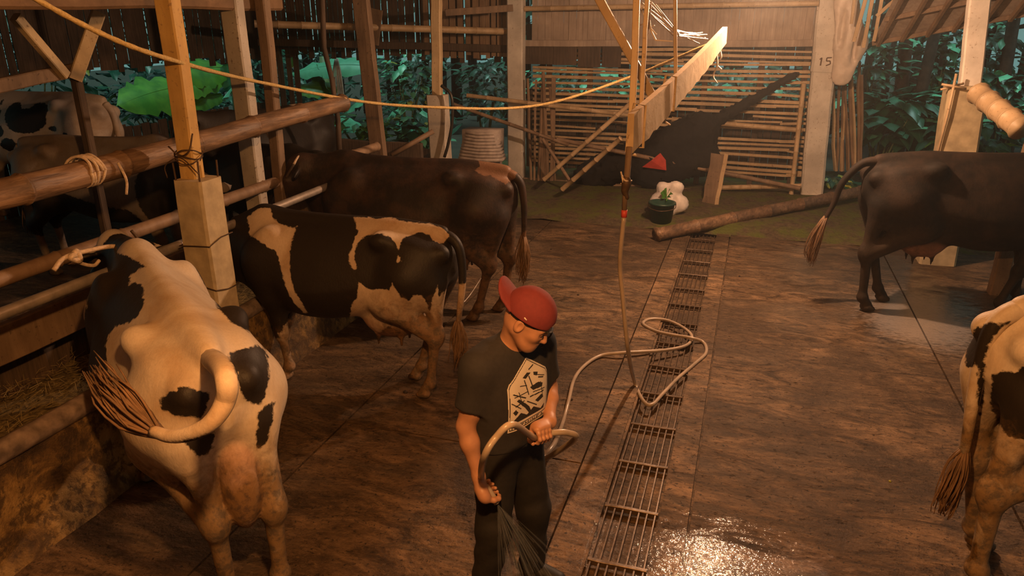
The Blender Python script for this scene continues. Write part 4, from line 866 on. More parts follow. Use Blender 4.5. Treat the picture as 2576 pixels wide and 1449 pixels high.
# ------------------------------------------------------------------ cattle
def cow(name, label, loc, hdg, s, hide, base=-1., vox=.014, feet=None, poll=(1.18, 0, 1.34), muz=(1.52, 0, .98), tail=None, switch=None,
        udder=None, patches=(), blobs=(), group=None, dirt=1., ears=True, eyes=False, fat=1., noleg=(), withers=0., hair=90, uk=.06):
    root = empty(name, loc, hdg, label, 'cow', group)
    ft = {'HL': (-.76, .15), 'HR': (-.70, -.15), 'FL': (.54, .15), 'FR': (.60, -.15)}; ft.update(feet or {})
    F = Field()
    F.loft([(-.93, 1.14, 1.00, .03), (-.89, 1.25, .92, .11), (-.80, 1.315, .84, .175), (-.62, 1.345, .74, .235), (-.44, 1.365, .67, .265), (-.2, 1.345, .60, .315*fat),
            (.05, 1.33, .55, .355*fat), (.28, 1.33, .55, .345*fat), (.5, 1.35, .59, .275), (.66, 1.34+withers, .64, .215), (.80, 1.28+withers, .74, .15), (.90, 1.18, .86, .05)], top=.34, ex=2.15)
    F.cone((-.84, 0, 1.30), (.62, 0, 1.335), .028, .032, .07)
    for y in (1, -1):
        F.ell((-.43, y*.21, 1.258), (.055, .035, .035), .08)            # hook bones
        F.cone((-.43, y*.19, 1.24), (-.84, y*.12, 1.17), .035, .035, .10)
        F.ell((-.875, y*.115, 1.16), (.045, .04, .045), .07)            # pin bones
        F.ell((-.17, y*.45, 1.17), (.17, .10, .10), .13, op='s')        # hollow of the flank
        F.ell((-.645, y*.165, .98), (.205, .115, .25), .09)             # thigh
        F.ell((.52, y*.20, 1.02), (.15, .085, .26), .10, Matrix.Rotation(R(-14), 3, 'Y').to_quaternion())
    for key in ('HL', 'HR'):
        if key in noleg: continue
        y = 1 if key[1] == 'L' else -1; fx, fy = ft[key]
        stf = (-.47, y*.19, .78); hk = (-.80*.35+(fx-.045)*.65, fy*.8+y*.15*.2, .50)
        F.cone((-.60, y*.17, .98), stf, .17, .115, .09); F.cone(stf, hk, .105, .056, .09)
        F.cone((-.80, y*.13, .93), (hk[0]-.02, hk[1], .56), .085, .034, .08)
        F.ell((hk[0]-.012, hk[1], .50), (.052, .045, .065), .04); F.ell((hk[0]-.045, hk[1], .55), (.028, .026, .04), .04)
        F.cone(hk, (fx, fy, .13), .044, .034, .03); F.ell((fx, fy, .125), (.045, .047, .045), .03)
        F.cone((fx, fy, .12), (fx+.05, fy, .055), .036, .042, .03)
        for q in (.024, -.024): F.cone((fx+.035, fy+q, .036), (fx+.09, fy+q*1.1, .026), .038, .026, .008)
    for key in ('FL', 'FR'):
        if key in noleg: continue
        y = 1 if key[1] == 'L' else -1; fx, fy = ft[key]
        kn = (.53*.35+fx*.65+.01, fy*.85+y*.17*.15, .40)
        F.cone((.60, y*.17, 1.02), (.50, y*.18, .74), .125, .10, .09); F.cone((.50, y*.175, .74), kn, .088, .05, .06)
        F.ell(kn, (.052, .048, .06), .04); F.cone(kn, (fx, fy, .12), .037, .032, .03); F.ell((fx, fy, .12), (.042, .043, .042), .03)
        F.cone((fx, fy, .12), (fx+.045, fy, .055), .034, .04, .03)
        for q in (.024, -.024): F.cone((fx+.03, fy+q, .036), (fx+.085, fy+q*1.1, .026), .038, .026, .008)
    p = np.array(poll, float); m_ = np.array(muz, float); d = (m_-p)/np.linalg.norm(m_-p)
    sd = np.cross((0, 0, 1.), d); sd /= np.linalg.norm(sd); un = np.cross(d, sd)
    w0 = np.array((.62, 0, 1.20+withers)); w1 = np.array((.74, 0, .92)); nk = p-d*.02
    n1 = np.cross((nk-w0), (0, 0, 1.)); n1 /= np.linalg.norm(n1)
    F.cone(w0, nk+(0, 0, -.02), .16, .085, .10, (n1, .62)); F.cone(w1, p+d*.10-un*.11, .20, .085, .12, (n1, .6))
    F.cone((w0+w1)/2, p-un*.06, .19, .10, .10, (n1, .66))
    F.cone(p, p+d*.20, .098, .088, .06, (sd, .95)); F.cone(p+d*.18, m_, .088, .068, .06, (sd, .9)); F.cone(p+d*.08-un*.09, m_-un*.035-d*.02, .078, .05, .06, (sd, .85))
    F.ell(m_+d*.01, (.062, .068, .055), .04)
    for y in (1, -1):
        if ears:
            e0 = p+sd*y*.09+d*.03-un*.01; e1 = e0+sd*y*.17-un*.03-d*.01
            F.cone(e0, (e0+e1)/2, .024, .052, .02, (un, .4)); F.cone((e0+e1)/2, e1, .052, .012, .02, (un, .4))
        F.ell(p+d*.15+sd*y*.082+un*.045, (.045, .03, .03), .04)
    if udder:
        for c, r in udder: F.ell(c, r, uk)
        c = np.array(udder[0][0]); r = udder[0][1]
        for a, b_ in ((.4, .45), (.4, -.45), (-.4, .45), (-.4, -.45)):
            q = c+np.array((a*r[0], b_*r[1], -r[2]*.85)); F.cone(q, q+(0, 0, -.07), .018, .012, .03)
    V, Q = F.mesh(vox); V = relax(V, Q, 2)
    nv = len(V); ex = MB()
    if tail is not None:
        tp = spline(tail, 7); n = len(tp); ex.tube(tp, [.028*(1-i/(n-1))**1.2+.019 for i in range(n)], 10)
    P3 = np.vstack([V, np.array(ex.v)]) if ex.v else V
    o = meshobj('body', V*s, Q, hide, root, None if not ex.v else type('E', (), {'v': [tuple(np.array(v)*s) for v in ex.v], 'f': ex.f}))
    nm = np.zeros(len(o.data.vertices)*3, np.float32); o.data.vertices.foreach_get('normal', nm); nm = nm.reshape(-1, 3)
    pv = np.full(len(P3), float(base))
    for (dr, poly, sg) in patches:
        # outlines are spread over the hide as cones from a point beside the animal
        vp = np.array(dr, float); pl = np.array(poly)-vp; dr = -pl.mean(0); D_ = np.linalg.norm(dr); dr /= D_; a = np.cross(dr, (0, 0, 1.)); a /= np.linalg.norm(a); b_ = np.cross(a, dr)
        W_ = P3-vp; uv = lambda w: np.stack([(w@a)/(w@dr), (w@b_)/(w@dr)], 1)*-D_
        q = poly_sd(uv(W_), uv(pl)); q = np.minimum(q, (-(nm*W_).sum(1)/np.linalg.norm(W_, axis=1)+.12)*.4)
        pv = np.maximum(pv, q) if sg > 0 else np.minimum(pv, -q)
    for (c, r, sg) in blobs:
        q = (1-np.sqrt((((P3-np.array(c))/np.array(r))**2).sum(1)))*min(r); pv = np.maximum(pv, q) if sg > 0 else np.minimum(pv, -q)
    setattr_f(o.data, 'patch', np.clip(pv, -.3, .3))
    z = P3[:, 2]; x = P3[:, 0]; legs = np.clip((.62-z)/.35, 0, 1)*.75; rear = np.clip((.95-z)/.3, 0, 1)*np.clip((-.15-x)/.35, 0, 1)*.8
    hoof = (z < .065)*1.
    setattr_f(o.data, 'dirt', np.clip(np.maximum(np.maximum(legs, rear)*dirt, hoof), 0, 1))
    pk = np.zeros(len(P3))
    if udder:
        for c, r in udder: pk = np.maximum(pk, np.clip((1.12-np.sqrt((((P3-np.array(c))/np.array(r))**2).sum(1)))*6, 0, 1)*.75)
        pk *= np.clip((.13-np.abs(P3[:, 1])+.05)*20, 0, 1)*np.clip((.98-P3[:, 2])*8, 0, 1)
    setattr_f(o.data, 'pink', pk)
    if switch is not None:
        mb = MB(); sp = [np.array(q, float) for q in switch]
        for i in range(hair):
            j = np.array([rnd.gauss(0, 1) for _ in range(3)]); L = rnd.uniform(.6, 1.); ph = rnd.uniform(0, 6); pts = []
            for k in range(7):
                t = k/6*L*(len(sp)-1); a_ = min(int(t), len(sp)-2); c = sp[a_]+(sp[a_+1]-sp[a_])*(t-a_); pts.append((c+j*.024*math.sin(k/6*2.0+.25)+np.array((math.sin(ph+k), math.cos(ph+k*.9), 0))*.006*k/3)*s)
            mb.tube(pts, [.0065*(1-k/7)+.001 for k in range(7)], 5)
        h = mb.build('tail_switch', M['switch'], root, True)
    if eyes:
        for y in (1, -1):
            mb = MB(); c = (p+d*.155+sd*y*.098+un*.045)*s; mb.tube([c-sd*.02, c-sd*.01, c, c+sd*.01, c+sd*.016] if y > 0 else [c+sd*.02, c+sd*.01, c, c-sd*.01, c-sd*.016], [.004, .019, .022, .016, .003], 10); mb.build('eye', M['black'], root, True)
    return root
M['switch'] = plain('tail_hair', (.16, .09, .045), .7, var=.4)
HOL = coatmat('black_and_white_hide')
HOL_B = coatmat('black_and_white_hide_muddy', white=(.56, .43, .31), dirt=(.17, .085, .035))
BRN = coatmat('dark_brown_hide', white=(.17, .09, .052), black=(.017, .011, .008), brown=(.045, .024, .015), dirt=(.13, .07, .035))
BLK = coatmat('near_black_hide', white=(.30, .19, .12), black=(.008, .0055, .004), brown=(.024, .014, .009), dirt=(.04, .026, .017), rough=.75)
GRY = coatmat('dull_grey_hide', white=(.25, .21, .185), black=(.03, .026, .025), dirt=(.06, .04, .03))
def body_xy(o_loc, hdg, w, s):
    q = _rz(np.array(w)-np.array(o_loc), -hdg)/s; return tuple(q)
# left foreground cow, seen from behind, head over the rail
LA = (-2.75, 2.80, 0); HA = R(143); SA = 1.07
tA = [(-.70, 0, 1.25), (-.84, 0, 1.275)]+[body_xy(LA, HA, q, SA) for q in (atd(566, 940, 2.44), atd(566, 1010, 2.40), atd(520, 1072, 2.40), atd(440, 1098, 2.46), atd(385, 1085, 2.52))]
sA = [body_xy(LA, HA, q, SA) for q in (atd(395, 1090, 2.56), atd(330, 1050, 2.60), atd(275, 985, 2.64), atd(240, 925, 2.7))]
cow('holstein_cow', 'white-rumped black-necked cow seen from behind at the near left, tail swishing', LA, HA, SA, HOL, -1., .0125,
    feet={'HL': (-.76, .06), 'HR': (-.80, -.16), 'FL': (.50, .15), 'FR': (.60, -.14)}, poll=(1.20, .04, 1.22), muz=(1.56, .10, .96), tail=tA, switch=sA,
    udder=[((-.52, -.03, .60), (.20, .13, .20)), ((-.80, -.045, .69), (.12, .090, .25))], patches=PATCH.get('A', ()), blobs=BLOB.get('A', ()), dirt=1.25, hair=150, uk=.012)
LB = (-2.80, 4.60, 0); HB = R(182); SB = .98
cow('holstein_cow', 'black cow with white shoulder band and white-edged round rump patches, standing side-on mid-stall', LB, HB, SB, HOL_B, 1., .0125,
    feet={'HL': (-.74, .12), 'HR': (-.56, -.14), 'FL': (.46, .15), 'FR': (.66, -.12)}, poll=(1.16, -.04, 1.05), muz=(1.42, -.02, .70),
    tail=[(-.76, 0, 1.25), (-.87, 0, 1.265), (-.955, .02, 1.2), (-.985, .03, 1.05), (-.985, .05, .88), (-.97, .07, .72), (-.96, .08, .6)], switch=[(-.96, .08, .64), (-.965, .09, .52), (-.965, .09, .4), (-.94, .09, .26)],
    udder=[((-.40, 0, .60), (.24, .17, .17)), ((-.60, 0, .66), (.12, .13, .17))], patches=PATCH.get('B', ()), blobs=BLOB.get('B', ()), dirt=1.2)
LC = (-2.92, 6.12, 0); HC = R(183); SC = 1.09
cow('dark_brown_cow', 'dark brown cow with reddish rump patch, haltered, standing behind the white-banded cow', LC, HC, SC, BRN, 1., .015,
    feet={'HL': (-.62, .13), 'HR': (-.78, -.14)}, poll=(.98, .10, 1.26), muz=(1.22, .16, .88),
    tail=[(-.76, 0, 1.25), (-.87, 0, 1.265), (-.95, .0, 1.2), (-.98, .0, 1.05), (-.985, .0, .88), (-.98, .0, .7)], switch=[(-.98, 0, .76), (-.985, 0, .62), (-.98, .0, .46), (-.97, .0, .34)],
    udder=[((-.42, 0, .62), (.2, .15, .14))], patches=PATCH.get('C', ()), blobs=BLOB.get('C', ()), dirt=.9, fat=1.05)
LD = (2.09, 7.72, 0); HD = R(12); SD = 1.12
cow('near_black_cow', 'near-black cow at the right side, cropped by the frame, tail hanging beside it', LD, HD, SD, BLK, 1., .015,
    feet={'HL': (-.60, .13), 'HR': (-.82, -.13), 'FL': (.58, .15), 'FR': (.30, -.14)}, poll=(1.15, 0, 1.25), muz=(1.45, 0, .88),
    tail=[(-.74, 0, 1.25), (-.86, 0, 1.28), (-.97, .02, 1.24), (-1.08, .04, 1.08), (-1.12, .05, .9), (-1.19, .05, .72)], switch=[(-1.17, .05, .78), (-1.22, .05, .62), (-1.25, .05, .46), (-1.24, .05, .36)],
    udder=[((-.36, 0, .60), (.19, .15, .13))], patches=PATCH.get('D', ()), blobs=BLOB.get('D', ()), dirt=.8)
LE = (2.12, 4.0, 0); HE = R(24); SE = 1.14
cow('holstein_cow', 'cropped cow at the lower right edge with black thigh and long pale tail', LE, HE, SE, HOL, -1., .0125,
    feet={'HL': (-.66, .14), 'HR': (-.84, -.12), 'FL': (.52, .15), 'FR': (.5, -.14)}, poll=(1.15, 0, 1.3), muz=(1.45, 0, .95),
    tail=[(-.74, 0, 1.25), (-.86, 0, 1.275), (-.915, .02, 1.2), (-.925, .03, 1.05), (-.92, .03, .88), (-.905, .03, .70), (-.90, .03, .58)], switch=[(-.90, .03, .62), (-.91, .03, .5), (-.93, .03, .38), (-.93, .03, .30)],
    udder=[((-.40, 0, .60), (.22, .16, .17))], patches=PATCH.get('E', ()), blobs=BLOB.get('E', ()), dirt=1.15)
# ------------------------------------------------------------------ the man with the hose
G = (-.90, 2.77, 0); GH = R(-25)
man = empty('person', G, GH, 'man in backwards maroon cap, dark printed t-shirt and black trousers hosing the floor', 'person')
def loc_w(p): return _rz(np.array(p, float), GH)+np.array(G)
def w_loc(p): return _rz(np.array(p, float)-np.array(G), -GH)
def clipcone(F, a, b, ra, rb, k, p, n, sx=None):
    T_ = Field().cone(a, b, ra, rb, k, sx).pr[0]; p = np.array(p, float); n = np.array(n, float)/np.linalg.norm(n)
    F.pr.append((T_[0], T_[1], lambda X, Y_, Z: np.maximum(T_[2](X, Y_, Z), (X-p[0])*n[0]+(Y_-p[1])*n[1]+(Z-p[2])*n[2]), k, 'u'))
def grip(F, c, a, n, w, rh=.019, side=1, sc=1.):
    """closed hand: c on the hose axis, a axis towards the index finger, n from the hose to the palm, w the wrist"""
    c = np.array(c, float); a = np.array(a, float); a /= np.linalg.norm(a); n = np.array(n, float); n -= a*np.dot(n, a); n /= np.linalg.norm(n)
    t = np.cross(a, n)*side; w = np.array(w, float)
    pc = c+n*(rh+.016)
    F.cone(pc+a*.026+t*.010, pc-a*.026+t*.010, .0195, .0185, .02, (n, .8)); F.cone(pc+a*.012-t*.02, pc-a*.018-t*.02, .021, .02, .02, (n, .85)); F.cone(w, pc-t*.018, .025, .024, .03)
    for i, (s_, L, r) in enumerate(((.030, .92, .0088), (.010, 1., .0092), (-.011, .96, .0088), (-.030, .80, .0078))):
        pts = []; R_ = rh+.0075
        for th in (0, 50, 105, 160, 200*L): 
            th = R(th); rr = R_+(.008 if th < .5 else .003*math.sin(th*2.2)**2)
            pts.append(c+a*(s_+.002*math.sin(th))+n*rr*math.cos(th)+t*rr*math.sin(th)+(t*.012 if th < .5 else 0))
        F.chain(pts, [r*1.08, r*1.05, r, r*.96, r*.85], .006)
        F.ell(pts[1], (r*1.12,)*3, .006)
    p0 = pc+a*.018-t*.022; p1 = c+a*.042+n*.010-t*.026; p2 = c+a*.052-n*.012-t*.018; p3 = c+a*.050-n*.026-t*.002
    F.chain([p0, p1, p2, p3], [.0135, .0115, .0105, .0085], .01)
Sh, El, Wr, Hd = {}, {}, {}, {}
Sh['R'] = (.0, -.185, 1.315); El['R'] = (-.03, -.235, 1.045); Wr['R'] = (.045, -.235, .825)
Sh['L'] = (.02, .185, 1.315); El['L'] = (.035, .245, 1.065); Wr['L'] = (.175, .085, 1.01)
hR = np.array((.085, -.215, .765)); aR = np.array((.50, .22, -.84)); aR /= np.linalg.norm(aR); nR = np.array((-.30, -.92, -.15))
hL = np.array((.195, .005, .985)); aL = np.array((-.15, -.98, .10)); nL = np.array((-.25, .1, .95))
HC_ = np.array((.125, -.01, 1.515)); HR_ = (Matrix.Rotation(R(20), 3, 'Z') @ Matrix.Rotation(R(33), 3, 'Y') @ Matrix.Rotation(R(-4), 3, 'X'))
HRn = np.array(HR_); HQ = HR_.to_quaternion()
def hp(x, y, z): return HC_+HRn@np.array((x, y, z))
B = Field()
B.cone((0, .085, .87), (.05, .125, .47), .088, .058, .06); B.cone((0, -.085, .87), (.02, -.12, .47), .088, .058, .06)
B.cone((.05, .125, .47), (.01, .17, .09), .056, .038, .04); B.cone((.02, -.12, .47), (-.02, -.15, .09), .056, .038, .04)
B.cone((-.02, .17, .06), (.14, .20, .035), .036, .03, .03); B.cone((-.05, -.15, .06), (.11, -.19, .035), .036, .03, .03)
B.cone((0, .04, .90), (0, -.04, .90), .110, .110, .06, ((1, 0, 0), .85)); B.cone((0, 0, .92), (.0, 0, 1.06), .125, .12, .08, ((1, 0, 0), .8))
B.cone((.0, .06, 1.17), (.0, -.06, 1.17), .125, .125, .1, ((1, 0, 0), .85)); B.cone((.0, .08, 1.28), (.0, -.08, 1.28), .095, .095, .1, ((1, 0, 0), .85))
B.cone((.02, 0, 1.33), hp(-.03, 0, -.04), .062, .055, .05)
for q in 'RL':
    y = -1 if q == 'R' else 1
    B.cone((.0, y*.10, 1.345), Sh[q], .05, .058, .07); B.ell(Sh[q], (.062, .058, .062), .05)
    B.cone(Sh[q], El[q], .049, .036, .04); B.ell(np.array(Sh[q])*.45+np.array(El[q])*.55+(0.012, 0, 0), (.039, .039, .09), .05)
    e_, w_ = np.array(El[q]), np.array(Wr[q]); m_ = e_*.68+w_*.32
    B.chain([e_, m_, w_], [.036, .0385, .0245], .03)
# head in the head frame
B.ell(hp(-.012, 0, .022), (.098, .077, .095), .03, HQ)
B.cone(hp(.035, 0, .0), hp(.045, 0, -.055), .062, .048, .03); B.cone(hp(.05, .012, -.07), hp(.055, -.012, -.07), .034, .034, .03); B.ell(hp(.068, 0, -.093), (.022, .024, .018), .03, HQ)
for y in (1, -1):
    B.cone(hp(-.005, y*.048, -.045), hp(.055, y*.022, -.088), .022, .018, .035); B.ell(hp(.062, y*.040, -.022), (.022, .022, .02), .03, HQ)
    B.ell(hp(.088, y*.030, -.001), (.012, .016, .009), .014, HQ, op='s'); B.ell(hp(.080, y*.030, .0), (.010, .013, .009), .006, HQ)
    B.cone(hp(.086, y*.014, .018), hp(.076, y*.045, .017), .007, .006, .012)
    B.ell(hp(-.008, y*.080, -.008), (.020, .009, .031), .010, HQ); B.ell(hp(-.002, y*.088, -.006), (.010, .006, .018), .006, HQ, op='s'); B.ell(hp(.090, y*.011, -.036), (.010, .008, .008), .008, HQ)
B.cone(hp(.088, 0, .008), hp(.106, 0, -.030), .008, .0125, .012)
B.ell(hp(.088, 0, -.056), (.010, .022, .006), .006, HQ); B.ell(hp(.086, 0, -.067), (.010, .019, .007), .006, HQ); B.ell(hp(.098, 0, -.0615), (.006, .022, .0022), .003, HQ, op='s')
grip(B, hR, aR, nR, Wr['R'], side=1); grip(B, hL, aL, nL, Wr['L'], side=-1)
V, Q = B.mesh(.008, lo=(-.3, -.4, -.01), hi=(.42, .45, 1.75))
def keep(V, Q, mask): 
    k = mask[Q].all(1); Q = Q[k]; u = np.unique(Q); r = np.full(len(V), -1); r[u] = np.arange(len(u)); return V[u], r[Q]
hands = []
for lo, hi in (((-.02, -.30, .68), (.18, -.13, .845)), ((.128, -.085, .91), (.30, .10, 1.08)), ((-.02, -.14, 1.37), (.28, .12, 1.66))): hands.append((np.array(lo), np.array(hi)))
out = np.ones(len(V), bool)
for lo, hi in hands: out &= ~((V > lo+.009) & (V < hi-.009)).all(1)
k = out[Q].any(1); Q = Q[k]; u = np.unique(Q); r = np.full(len(V), -1); r[u] = np.arange(len(u)); V, Q = V[u], r[Q]
for lo, hi in hands:
    v2, q2_ = B.mesh(.0028, lo=lo, hi=hi); inside = ((v2 > lo+.006) & (v2 < hi-.006)).all(1); v2, q2_ = keep(v2, q2_, inside); Q = np.vstack([Q, q2_+len(V)]); V = np.vstack([V, v2])
meshobj('body', V, Q, M['skin'], man)
for y in (1, -1):
    mb = MB(); c = hp(.0905, y*.030, -.001); f_ = HRn@np.array((1, 0, 0)); s_ = HRn@np.array((0, 1, 0))
    mb.tube([c-s_*.011, c-s_*.004+f_*.0022, c+s_*.004+f_*.0022, c+s_*.011], [.0012, .0024, .0024, .0012], 6); mb.build('eye', M['black'], man, True)
    mb = MB(); mb.tube([hp(.094, y*.014, .016), hp(.093, y*.03, .021), hp(.081, y*.047, .016)], [.003, .004, .002], 6); mb.build('eyebrow', M['hair'], man, True)
# t-shirt
T_ = Field()
T_.cone((0, .055, .93), (0, -.055, .93), .146, .146, .06, ((1, 0, 0), .84)); T_.cone((0, .05, 1.05), (0, -.05, 1.05), .132, .132, .08, ((1, 0, 0), .86))
T_.cone((.005, .065, 1.17), (.005, -.065, 1.17), .138, .138, .1, ((1, 0, 0), .86)); T_.cone((.0, .08, 1.285), (.0, -.08, 1.285), .108, .108, .1, ((1, 0, 0), .88))
T_.cone((.01, 0, 1.32), (.035, 0, 1.40), .085, .062, .05)
for q in 'RL':
    y = -1 if q == 'R' else 1; s_, e_ = np.array(Sh[q]), np.array(El[q]); d = (e_-s_)/np.linalg.norm(e_-s_)
    T_.cone((.0, y*.10, 1.345), s_, .06, .069, .07); clipcone(T_, s_, s_+d*.24, .064, .066, .05, s_+d*.185, d)
T_.ell(hp(-.02, 0, -.06)+(0.005, 0, .035), (.072, .066, .075), .012, op='s')
T_.half((0, 0, .91), (0, 0, -1), .008)
V, Q = T_.mesh(.006); V = relax(V, Q, 1)
nz = np.sin(V[:, 2]*46+V[:, 1]*22+np.sin(V[:, 1]*31)*1.3)*.5+np.sin(V[:, 2]*23-V[:, 1]*41+V[:, 0]*17)*.5; fall = np.clip((1.2-V[:, 2])*4, .15, 1)
cen = np.stack([V[:, 0], V[:, 1], V[:, 2]*0], 1); nn = cen/(np.linalg.norm(cen, axis=1)[:, None]+1e-6); V = V+nn*(nz*fall*.0028)[:, None]
shirt = meshobj('t_shirt', V, Q, M['shirt'], man)
bvh = BVHTree.FromPolygons([tuple(v) for v in V.tolist()], Q.tolist())
def art(y, z):
    """1 inside a dark mark of the print"""
    P_ = np.stack([y, z], 1); m = np.zeros(len(y), bool)
    out_ = poly_sd(P_, PRN); m |= (out_ > .006) & (out_ < .0095)
    m |= (np.abs(z-1.048) < .0016) & (out_ > .006)
    for pl in ART: m |= poly_sd(P_, pl) > 0
    for (x0, z0, x1, z1, w) in LINES:
        d = np.array((x1-x0, z1-z0)); t = np.clip(((y-x0)*d[0]+(z-z0)*d[1])/(d@d), 0, 1); m |= np.hypot(y-x0-t*d[0], z-z0-t*d[1]) < w
    return m
PRN = [(.0, 1.335), (.118, 1.25), (.128, 1.23), (.125, 1.02), (-.125, 1.02), (-.128, 1.23), (-.118, 1.25)]
ART = [[(-.10, 1.075), (-.06, 1.10), (-.02, 1.075), (.02, 1.10), (.07, 1.07), (.10, 1.085), (.095, 1.062), (-.10, 1.06)],
       [(-.085, 1.165), (-.07, 1.17), (-.01, 1.115), (.01, 1.075), (-.005, 1.075), (-.035, 1.115)], [(.0, 1.20), (.055, 1.205), (.085, 1.19), (.08, 1.175), (.02, 1.178)],
       [(-.04, 1.255), (-.01, 1.27), (.015, 1.262), (-.02, 1.245)], [(.03, 1.125), (.075, 1.14), (.09, 1.12), (.05, 1.11)], [(-.105, 1.115), (-.09, 1.125), (-.075, 1.108), (-.09, 1.095)],
       [(.03, 1.26), (.06, 1.25), (.05, 1.235), (.03, 1.245)]]
LINES = [(-.10, 1.20, -.03, 1.16, .003), (-.095, 1.185, -.02, 1.185, .0025), (-.03, 1.24, -.01, 1.17, .003), (0, 1.25, .02, 1.19, .003), (-.09, 1.14, -.04, 1.15, .003), (.0, 1.155, .09, 1.15, .003), (.02, 1.17, .1, 1.16, .0022),
         (-.02, 1.14, .04, 1.10, .003), (.06, 1.225, .09, 1.215, .003), (.05, 1.24, .10, 1.22, .0022), (-.06, 1.225, -.02, 1.215, .0022), (.035, 1.29, .005, 1.28, .003), (-.07, 1.2, -.05, 1.13, .0022), (.07, 1.2, .085, 1.12, .0022), (-.11, 1.16, -.06, 1.12, .0025),
         (-.105, 1.028, -.105, 1.042, .0022), (-.105, 1.042, -.09, 1.042, .0022), (-.09, 1.042, -.09, 1.028, .0022), (-.105, 1.028, -.09, 1.028, .0022), (-.078, 1.042, -.078, 1.028, .0022), (-.078, 1.028, -.066, 1.028, .0022), (-.066, 1.042, -.066, 1.028, .0022),
         (-.057, 1.042, -.041, 1.042, .0022), (-.049, 1.042, -.049, 1.028, .0022), (-.03, 1.028, -.03, 1.042, .0022), (-.03, 1.042, -.02, 1.034, .0022), (-.02, 1.034, -.01, 1.042, .0022), (-.01, 1.042, -.01, 1.028, .0022),
         (.004, 1.042, .004, 1.028, .0022), (.018, 1.028, .018, 1.042, .0022), (.018, 1.042, .032, 1.028, .0022), (.032, 1.028, .032, 1.042, .0022), (.046, 1.028, .046, 1.042, .0022), (.046, 1.042, .06, 1.042, .0022), (.046, 1.035, .056, 1.035, .0022), (.046, 1.028, .06, 1.028, .0022), (.075, 1.028, .082, 1.042, .0022), (.082, 1.042, .09, 1.028, .0022)]
h = .0022; ys = np.arange(-.13, .131, h); zs = np.arange(1.015, 1.345, h); gy, gz = np.meshgrid(ys, zs, indexing='ij'); ins = poly_sd(np.stack([gy.ravel()+h/2, gz.ravel()+h/2], 1), PRN).reshape(gy.shape) > 0; dk = art(gy.ravel()+h/2, gz.ravel()+h/2).reshape(gy.shape)
mb = MB(); ids = {}
def pv_(i, j):
    if (i, j) not in ids:
        hit = bvh.ray_cast(Vector((.5, ys[i], zs[j])), Vector((-1, 0, 0)))[0]
        ids[(i, j)] = len(mb.v); mb.v.append((hit.x+.0012 if hit else .1, ys[i], zs[j]))
    return ids[(i, j)]
for i in range(len(ys)-1):
    for j in range(len(zs)-1):
        if ins[i, j]: mb.f.append((pv_(i, j), pv_(i+1, j), pv_(i+1, j+1), pv_(i, j+1))); mb.m.append(1 if dk[i, j] else 0)
pr_ = mb.build('shirt_print', [M['print'], M['shirt']], shirt); pr_['label'] = 'white panel print with black figures'
# trousers
L_ = Field()
L_.cone((0, .075, .90), (.05, .125, .47), .108, .078, .05); L_.cone((0, -.075, .90), (.02, -.12, .47), .108, .078, .05)
L_.cone((.05, .125, .47), (.01, .17, .10), .077, .066, .05); L_.cone((.02, -.12, .47), (-.02, -.15, .10), .077, .066, .05)
L_.cone((0, .045, .90), (0, -.045, .90), .132, .132, .05, ((1, 0, 0), .85)); L_.half((0, 0, .97), (0, 0, 1), .006); L_.half((0, 0, .06), (0, 0, -1), .006)
V, Q = L_.mesh(.009); nz = np.sin(V[:, 2]*38+V[:, 1]*30)*.5+np.sin(V[:, 2]*61-V[:, 0]*40+V[:, 1]*12)*.5; cx_ = np.where(V[:, 1] > 0, .12, -.12); nn = np.stack([V[:, 0]-.02, V[:, 1]-cx_, 0*cx_], 1); nn /= np.linalg.norm(nn, axis=1)[:, None]+1e-6
V = V+nn*(nz*np.clip((.8-V[:, 2])*3, 0, 1)*.004)[:, None]; meshobj('trousers', V, Q, M['pants'], man)
for y, x0 in ((.17, -.02), (-.15, -.05)):
    F = Field(); s_ = .03 if y > 0 else -.04; F.cone((x0, y, .055), (x0+.17, y+s_, .045), .05, .045, .03, ((0, 0, 1), .9)); F.cone((x0+.01, y, .06), (x0+.01, y, .13), .05, .052, .03); F.half((0, 0, .006), (0, 0, -1), .004)
    V, Q = F.mesh(.008); meshobj('boot', V, Q, M['black'], man)
# cap worn backwards
F = Field(); F.ell(hp(-.012, 0, .034), (.115, .096, .112), .02, HQ); zdir = HRn@np.array((-.10, 0, 1.)); F.half(hp(0, 0, .024), -zdir, .006); F.ell(hp(.105, 0, .032), (.035, .034, .026), .006, HQ, op='s')
V, Q = F.mesh(.004); cap = meshobj('cap', V, Q, M['cap'], man)
F = Field()
for i in range(-10, 11):
    y = i*.0078; e_ = math.sqrt(max(0, 1-(i/10.6)**2)); F.cone(hp(-.075, y, .040-.00020*i*i), hp(-.105-.085*e_, y, .078-.00038*i*i), .0065, .0055, .010)
V, Q = F.mesh(.004); V = relax(V, Q, 2); meshobj('cap_brim', V, Q, M['cap'], cap)
F = Field(); F.ell(hp(-.012, 0, .024), (.104, .085, .08), .02, HQ); F.half(hp(0, 0, .010), -zdir, .004); V, Q = F.mesh(.005); V, Q = keep(V, Q, V[:, 2] > 0); meshobj('hair', V, Q, M['hair'], man)
mb = MB(); mb.tube([hp(.098, -.035, .026), hp(.104, -.012, .022), hp(.103, .012, .022), hp(.098, .035, .026)], [.006, .009, .009, .006], 8, flat=.4); mb.tube(spline([hp(.098, .034, .028), hp(.112, .040, -.01), hp(.108, .046, -.05), hp(.112, .05, -.085)], 4), [.007]*13, 6, flat=.4); mb.build('cap_strap', M['pants'], cap, True)
mb = MB(); mb.tube([hp(-.01, -.093, .045), hp(.004, -.094, .042)], [.004, .003], 6); mb.tube([hp(-.012, 0, .137), hp(-.012, 0, .141)], [.008, .006], 8); mb.build('cap_badge', M['print'], cap, True)

